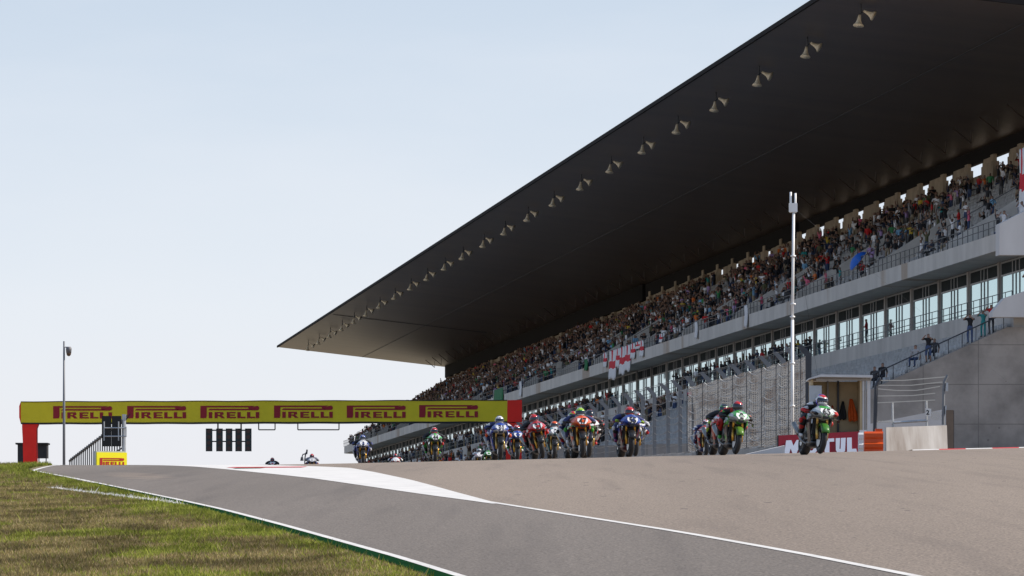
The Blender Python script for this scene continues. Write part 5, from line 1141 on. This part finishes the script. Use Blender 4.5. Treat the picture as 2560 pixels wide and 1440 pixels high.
# O as two halves of a ring
for sgn in (-1, 1):
    cx = 2029; o_p = [(cx + sgn * 16 * math.sin(a), .5 + .5 * math.cos(a)) for a in [R(180 * i / 10) for i in range(11)]]; i_p = [(cx + sgn * 6 * math.sin(a), .5 + .26 * math.cos(a)) for a in [R(180 - 180 * i / 10) for i in range(11)]]
    slab(b, [lt_(x, z) for x, z in o_p + i_p])
slab(b, [lt_(2052, .78), lt_(2062, .78), lt_(2062, 0), lt_(2074, 0), lt_(2074, .78), lt_(2086, .78), lt_(2086, 1), lt_(2052, 1)])
slab(b, [lt_(2090, 1), lt_(2079 + 11, .2), lt_(2094, .02), lt_(2100, 0), lt_(2108, .0), lt_(2113, .12), lt_(2115, 1), lt_(2103, 1), lt_(2102, .28), lt_(2099, .28), lt_(2101, 1)])
slab(b, [lt_(2118, 1), lt_(2118, 0), lt_(2143, 0), lt_(2141, .24), lt_(2130, .24), lt_(2130, 1)])
b.build('lettering', mat('white_lettering', (.70, .74, .84), .5), rd)
# water filled barriers
M_orb = mat('orange_barrier', (.62, .075, .008), .45, var=.1, scale=2); M_whb = mat('white_barrier', (.62, .62, .63), .45)
def barrier(px0, px1, py_top, m, label, yy, tilt):
    s_ = F / yy; b0 = at((px0 + px1) / 2, yy); wd = (px1 - px0) / s_; h = (HY - py_top) / s_ - b0.z + .1
    b = MB(); prof = [(0, .30), (.10, .32), (.16, .26), (.30, .24), (.36, .30), (.50, .30), (.56, .22), (.70, .20), (.76, .24), (.92, .24), (1., .18)]
    rings = [[(-wd / 2, -d, z * h), (wd / 2, -d, z * h), (wd / 2, d, z * h), (-wd / 2, d, z * h)] for z, d in prof]; b.loft(rings); b.box(wd / 2 - .28, -.14, h, wd / 2 - .02, .14, h + .10)
    o = b.build('water_barrier', m); o.location = (b0.x, b0.y, b0.z - .1); o.rotation_euler = (0, R(tilt), 0); return tag(o, label, 'barrier', 'plastic barriers right of the red board')
barrier(2146, 2168, 1082, M_whb, 'white plastic barrier between red board and orange barrier', 209, 0)
barrier(2160, 2207, 1079, M_orb, 'orange plastic barrier with ribbed face beside the concrete barrier', 207, 0)
# concrete barrier
s_ = F / 205.; c0 = at(2285, 205)
b = MB(); xl, xr = (2207 - 1280) / s_, (2367 - 1280) / s_; ztl, ztr = (HY - 1072) / s_, (HY - 1064) / s_
b.add([(xl, 203.0, c0.z - .3), (xr, 204.4, c0.z - .3), (xr - .03, 204.6, ztr), (xl, 203.2, ztl), (xl, 203.6, c0.z - .3), (xr, 205.0, c0.z - .3), (xr - .03, 204.85, ztr), (xl, 203.5, ztl)], [(0, 1, 2, 3), (4, 5, 6, 7), (3, 2, 6, 7), (1, 2, 6, 5), (0, 3, 7, 4)])
o = b.build('concrete_barrier', mat('streaked_concrete', (.25, .215, .19), .85, col2=(.47, .455, .44), scale=2.6, streak=.10)); tag(o, 'pale concrete barrier streaked with brown stains right of the orange barrier', 'barrier')
b = MB(); s2 = F / 212.; b.box((2367 - 1280) / s2, 212, c0.z - .3, (2384 - 1280) / s2, 212.5, (HY - 1025) / s2); tag(b.build('concrete_pillar', mat('brown_concrete', (.16, .12, .09), .8, var=.15, scale=2)), 'narrow brown concrete pillar at the right end of the streaked barrier', 'pillar')
b = MB(); b.box((2385 - 1280) / s2, 212.6, c0.z - .3, (2388.5 - 1280) / s2, 213, (HY - 1025) / s2); tag(b.build('steel_post', M_dsteel), 'thin black upright just behind the brown pillar', 'post')
# cable fence over the concrete barrier
s_ = F / 214.; cy = 214.; xw = lambda px: (px - 1280) / s_; zw = lambda py: (HY - py) / s_
wf = empty('wire_fence', (xw(2187), cy, c0.z), 0, 'wire cable fence with cranked posts above the streaked concrete barrier', 'fence')
def wfp(mb, name, m, parent=None): mb.v = [(x - xw(2187), y - cy, z - c0.z) for x, y, z in mb.v]; return mb.build(name, m, wf)
b = MB(); b.tube([(xw(2186), cy, zw(1125)), (xw(2189), cy, zw(1000)), (xw(2190), cy, zw(965)), (xw(2200), cy, zw(946))], .075, 6); wfp(b, 'post', M_dsteel)
b = MB(); b.tube([(xw(2358), cy, zw(1062)), (xw(2359), cy, zw(975)), (xw(2361), cy, zw(955)), (xw(2369), cy, zw(938))], .06, 6); wfp(b, 'post', M_post)
for px, pt in ((2233, 1005), (2318, 1002)): b = MB(); b.tube([(xw(px), cy + .1, zw(1075)), (xw(px - 1.5), cy + .1, zw(pt))], .045, 5); wfp(b, 'post', M_steel)
M_wire = mat('bright_wire', (.60, .57, .50), .5, metal=.2)
for pts in ([(2200, 951), (2260, 951), (2364, 942)], [(2195, 963), (2280, 963), (2356, 955)], [(2193, 972), (2240, 976), (2290, 976), (2350, 966)], [(2193, 990), (2280, 989), (2338, 983)], [(2193, 1007), (2260, 1004), (2338, 1000)]):
    b = MB(); b.tube([(xw(x), cy, zw(y)) for x, y in pts], .022, 4); wfp(b, 'cable', M_wire)
b = MB(); b.tube([(xw(2235), cy + .1, zw(1056)), (xw(2320), cy + .1, zw(1051))], .05, 5); wfp(b, 'rail', M_steel)
b = MB()
for i in range(9):
    for a, c in (((2323 + i * 4.3, 1050), (2323 + (i + 2) * 4.3, 1028)), ((2323 + (i + 2) * 4.3, 1050), (2323 + i * 4.3, 1028))):
        if max(a[0], c[0]) < 2362: b.tube([(xw(a[0]), cy, zw(a[1])), (xw(c[0]), cy, zw(c[1]))], .008, 3)
    if i < 9:
        for a, c in (((2194 + i * 4.0, 1058), (2198 + i * 4.0, 1052)), ((2194 + i * 4.0, 1052), (2198 + i * 4.0, 1058))): b.tube([(xw(a[0]), cy, zw(a[1])), (xw(c[0]), cy, zw(c[1]))], .01, 3)
wfp(b, 'chain_link', M_wire)
b = MB(); b.box(xw(2362), cy - .1, zw(1036), xw(2366), cy + .1, zw(1014)); b.box(xw(2364), cy - .1, zw(978), xw(2370), cy + .1, zw(957)); wfp(b, 'bracket', M_steel)
b = MB(); b.prism([(xw(2314), zw(1040)), (xw(2327), zw(1041)), (xw(2328), zw(1022)), (xw(2313), zw(1020))], cy - .06, cy - .03); so = b.build('number_sign', mat('sign_white', (.72, .70, .67), .6)); tag(so, 'small white sign with the number 2 tied to the wire fence', 'sign')
vs, fs = text_mb('2', .24, .008, .006); b = MB(); b.add([(x + xw(2319), y + cy - .066, z + zw(1031)) for x, y, z in vs], fs); o = b.build('numeral', M_bk); o.parent = so
# concrete apron rising behind the wire fence
s3 = F / 240.; X_ = lambda px: (px - 1280) / s3; Z_ = lambda py: (HY - py) / s3
b = MB(); b.add([(X_(2172), 240, Z_(1130)), (X_(2400), 240, Z_(1130)), (X_(2400), 240, Z_(1014)), (X_(2172), 240, Z_(1060)), (X_(2172), 240.4, Z_(1130)), (X_(2400), 240.4, Z_(1130)), (X_(2400), 240.4, Z_(1014)), (X_(2172), 240.4, Z_(1060))], [(0, 1, 2, 3), (4, 5, 6, 7), (2, 3, 7, 6), (1, 2, 6, 5), (0, 3, 7, 4)])
b.v = [(x if x < X_(2390) else X_(2366), y, z if x < X_(2390) or z < Z_(1100) else Z_(1022)) for x, y, z in b.v]
tag(b.build('ramp_wall', M_concw), 'pale wall with sloping top behind the wire fence', 'wall')

# ------------------------------------------------------------------ flags on the balcony rail
M_fw = mat('white_cloth', (.72, .72, .74), .8, var=.06, scale=8); M_fr = mat('red_cloth', (.60, .02, .04), .8); M_grn = mat('green_cloth', (.02, .16, .06), .8)
def flag(pxa, pxb, drop, label, cross=True, m=None, L=63.9, z=None, grp=None, name='flag', n=12):
    ya_, yb2 = L * F / (pxb + 263), L * F / (pxa + 263); z1 = (FZ1 + .7) if z is None else z
    b = MB(); m_ = 8; cols_ = []
    for j in range(m_ + 1):
        cols_.append([P(L - .05 + .06 * math.sin(i * 1.7 + j * .4), ya_ + (yb2 - ya_) * i / n, z1 - .85 * drop * j / m_ * (1 + .05 * math.sin(i * .5))) for i in range(n + 1)])
    k = len(b.v); b.v += [p for r_ in cols_ for p in r_]
    for j in range(m_):
        for i in range(n):
            b.f.append((k + j * (n + 1) + i, k + j * (n + 1) + i + 1, k + (j + 1) * (n + 1) + i + 1, k + (j + 1) * (n + 1) + i)); b.mi.append(1 if cross and (j in (3, 4) or i in (n // 2 - 1, n // 2)) else 0)
    o = b.build(name, [m or M_fw, M_fr], None, True); md = o.modifiers.new('thickness', 'SOLIDIFY'); md.thickness = .02
    return tag(o, label, 'flag', grp or 'flags hung on the balcony rail')
flag(1524, 1540, 3.0, 'long white flag with red cross hanging lowest, leftmost of the flag cluster')
flag(1541, 1549, 1.9, 'short white flag with red cross, second of the cluster from the left')
flag(1550, 1562, 2.8, 'white flag with wide red cross in the middle of the cluster')
flag(1563, 1576, 2.6, 'white flag with red cross, fourth of the cluster from the left')
flag(1578, 1588, 1.5, 'small crumpled white and red flag right in the flag cluster')
flag(1601, 1609, 1.6, 'narrow white flag with red cross, rightmost of the cluster')
flag(1591, 1600, .7, 'small red and white banner between the two right flags of the cluster')
flag(1510, 1517, 1.5, 'narrow white flag alone, just left of the flag cluster')
flag(1739, 1744, 1.5, 'narrow white flag with red mark below the middle of the rail', False)
flag(1863, 1869, 1.9, 'long white banner hanging from the hands of two spectators in white', False)
flag(1300, 1304, 1.8, 'thin pale flag on the rail above the gantry end', False)
flag(1650, 1656, .8, 'small white and red flag on the rail near the middle')
flag(1236, 1258, 1.7, 'green cloth tied over the rail just above the gantry', False, M_grn)
flag(1463, 1469, 1.2, 'thin green flag on the rail left of the flag cluster', False, M_grn)
fo = flag(2551, 2563, 4.6, 'white and red flag held out at the right edge of the upper tier', True, None, 66.0, 26.0); 
# blue umbrella held low at the rail
ub = P(64.4, 64.4 * F / (2152 + 263), 22.0)
um = empty('umbrella', ub, 0, 'bright blue umbrella tilted over the balcony rail', 'umbrella')
b = MB(); rings = []
for j in range(6):
    t = j / 5; rings.append([(1.0 * math.sin(t * 1.25) * math.cos(R(30 * q)), 1.0 * math.sin(t * 1.25) * math.sin(R(30 * q)), .75 * math.cos(t * 1.25)) for q in range(12)])
b.loft(rings, cap=False); b.loft([[(x * .985, y * .985, z - .015) for x, y, z in r_] for r_ in rings], cap=False); b.mi = [1 if (f[0] % 12) == 3 else 0 for f in b.f]
b.build('canopy', [mat('blue_cloth', (.01, .13, .60), .6), M_fw], um, True); b = MB(); b.tube([(0, 0, .75), (0, 0, -.25)], .015, 5); b.build('shaft', M_dsteel, um); um.rotation_euler = (R(4), R(-50), 0); um.scale = (.85, .85, .85)
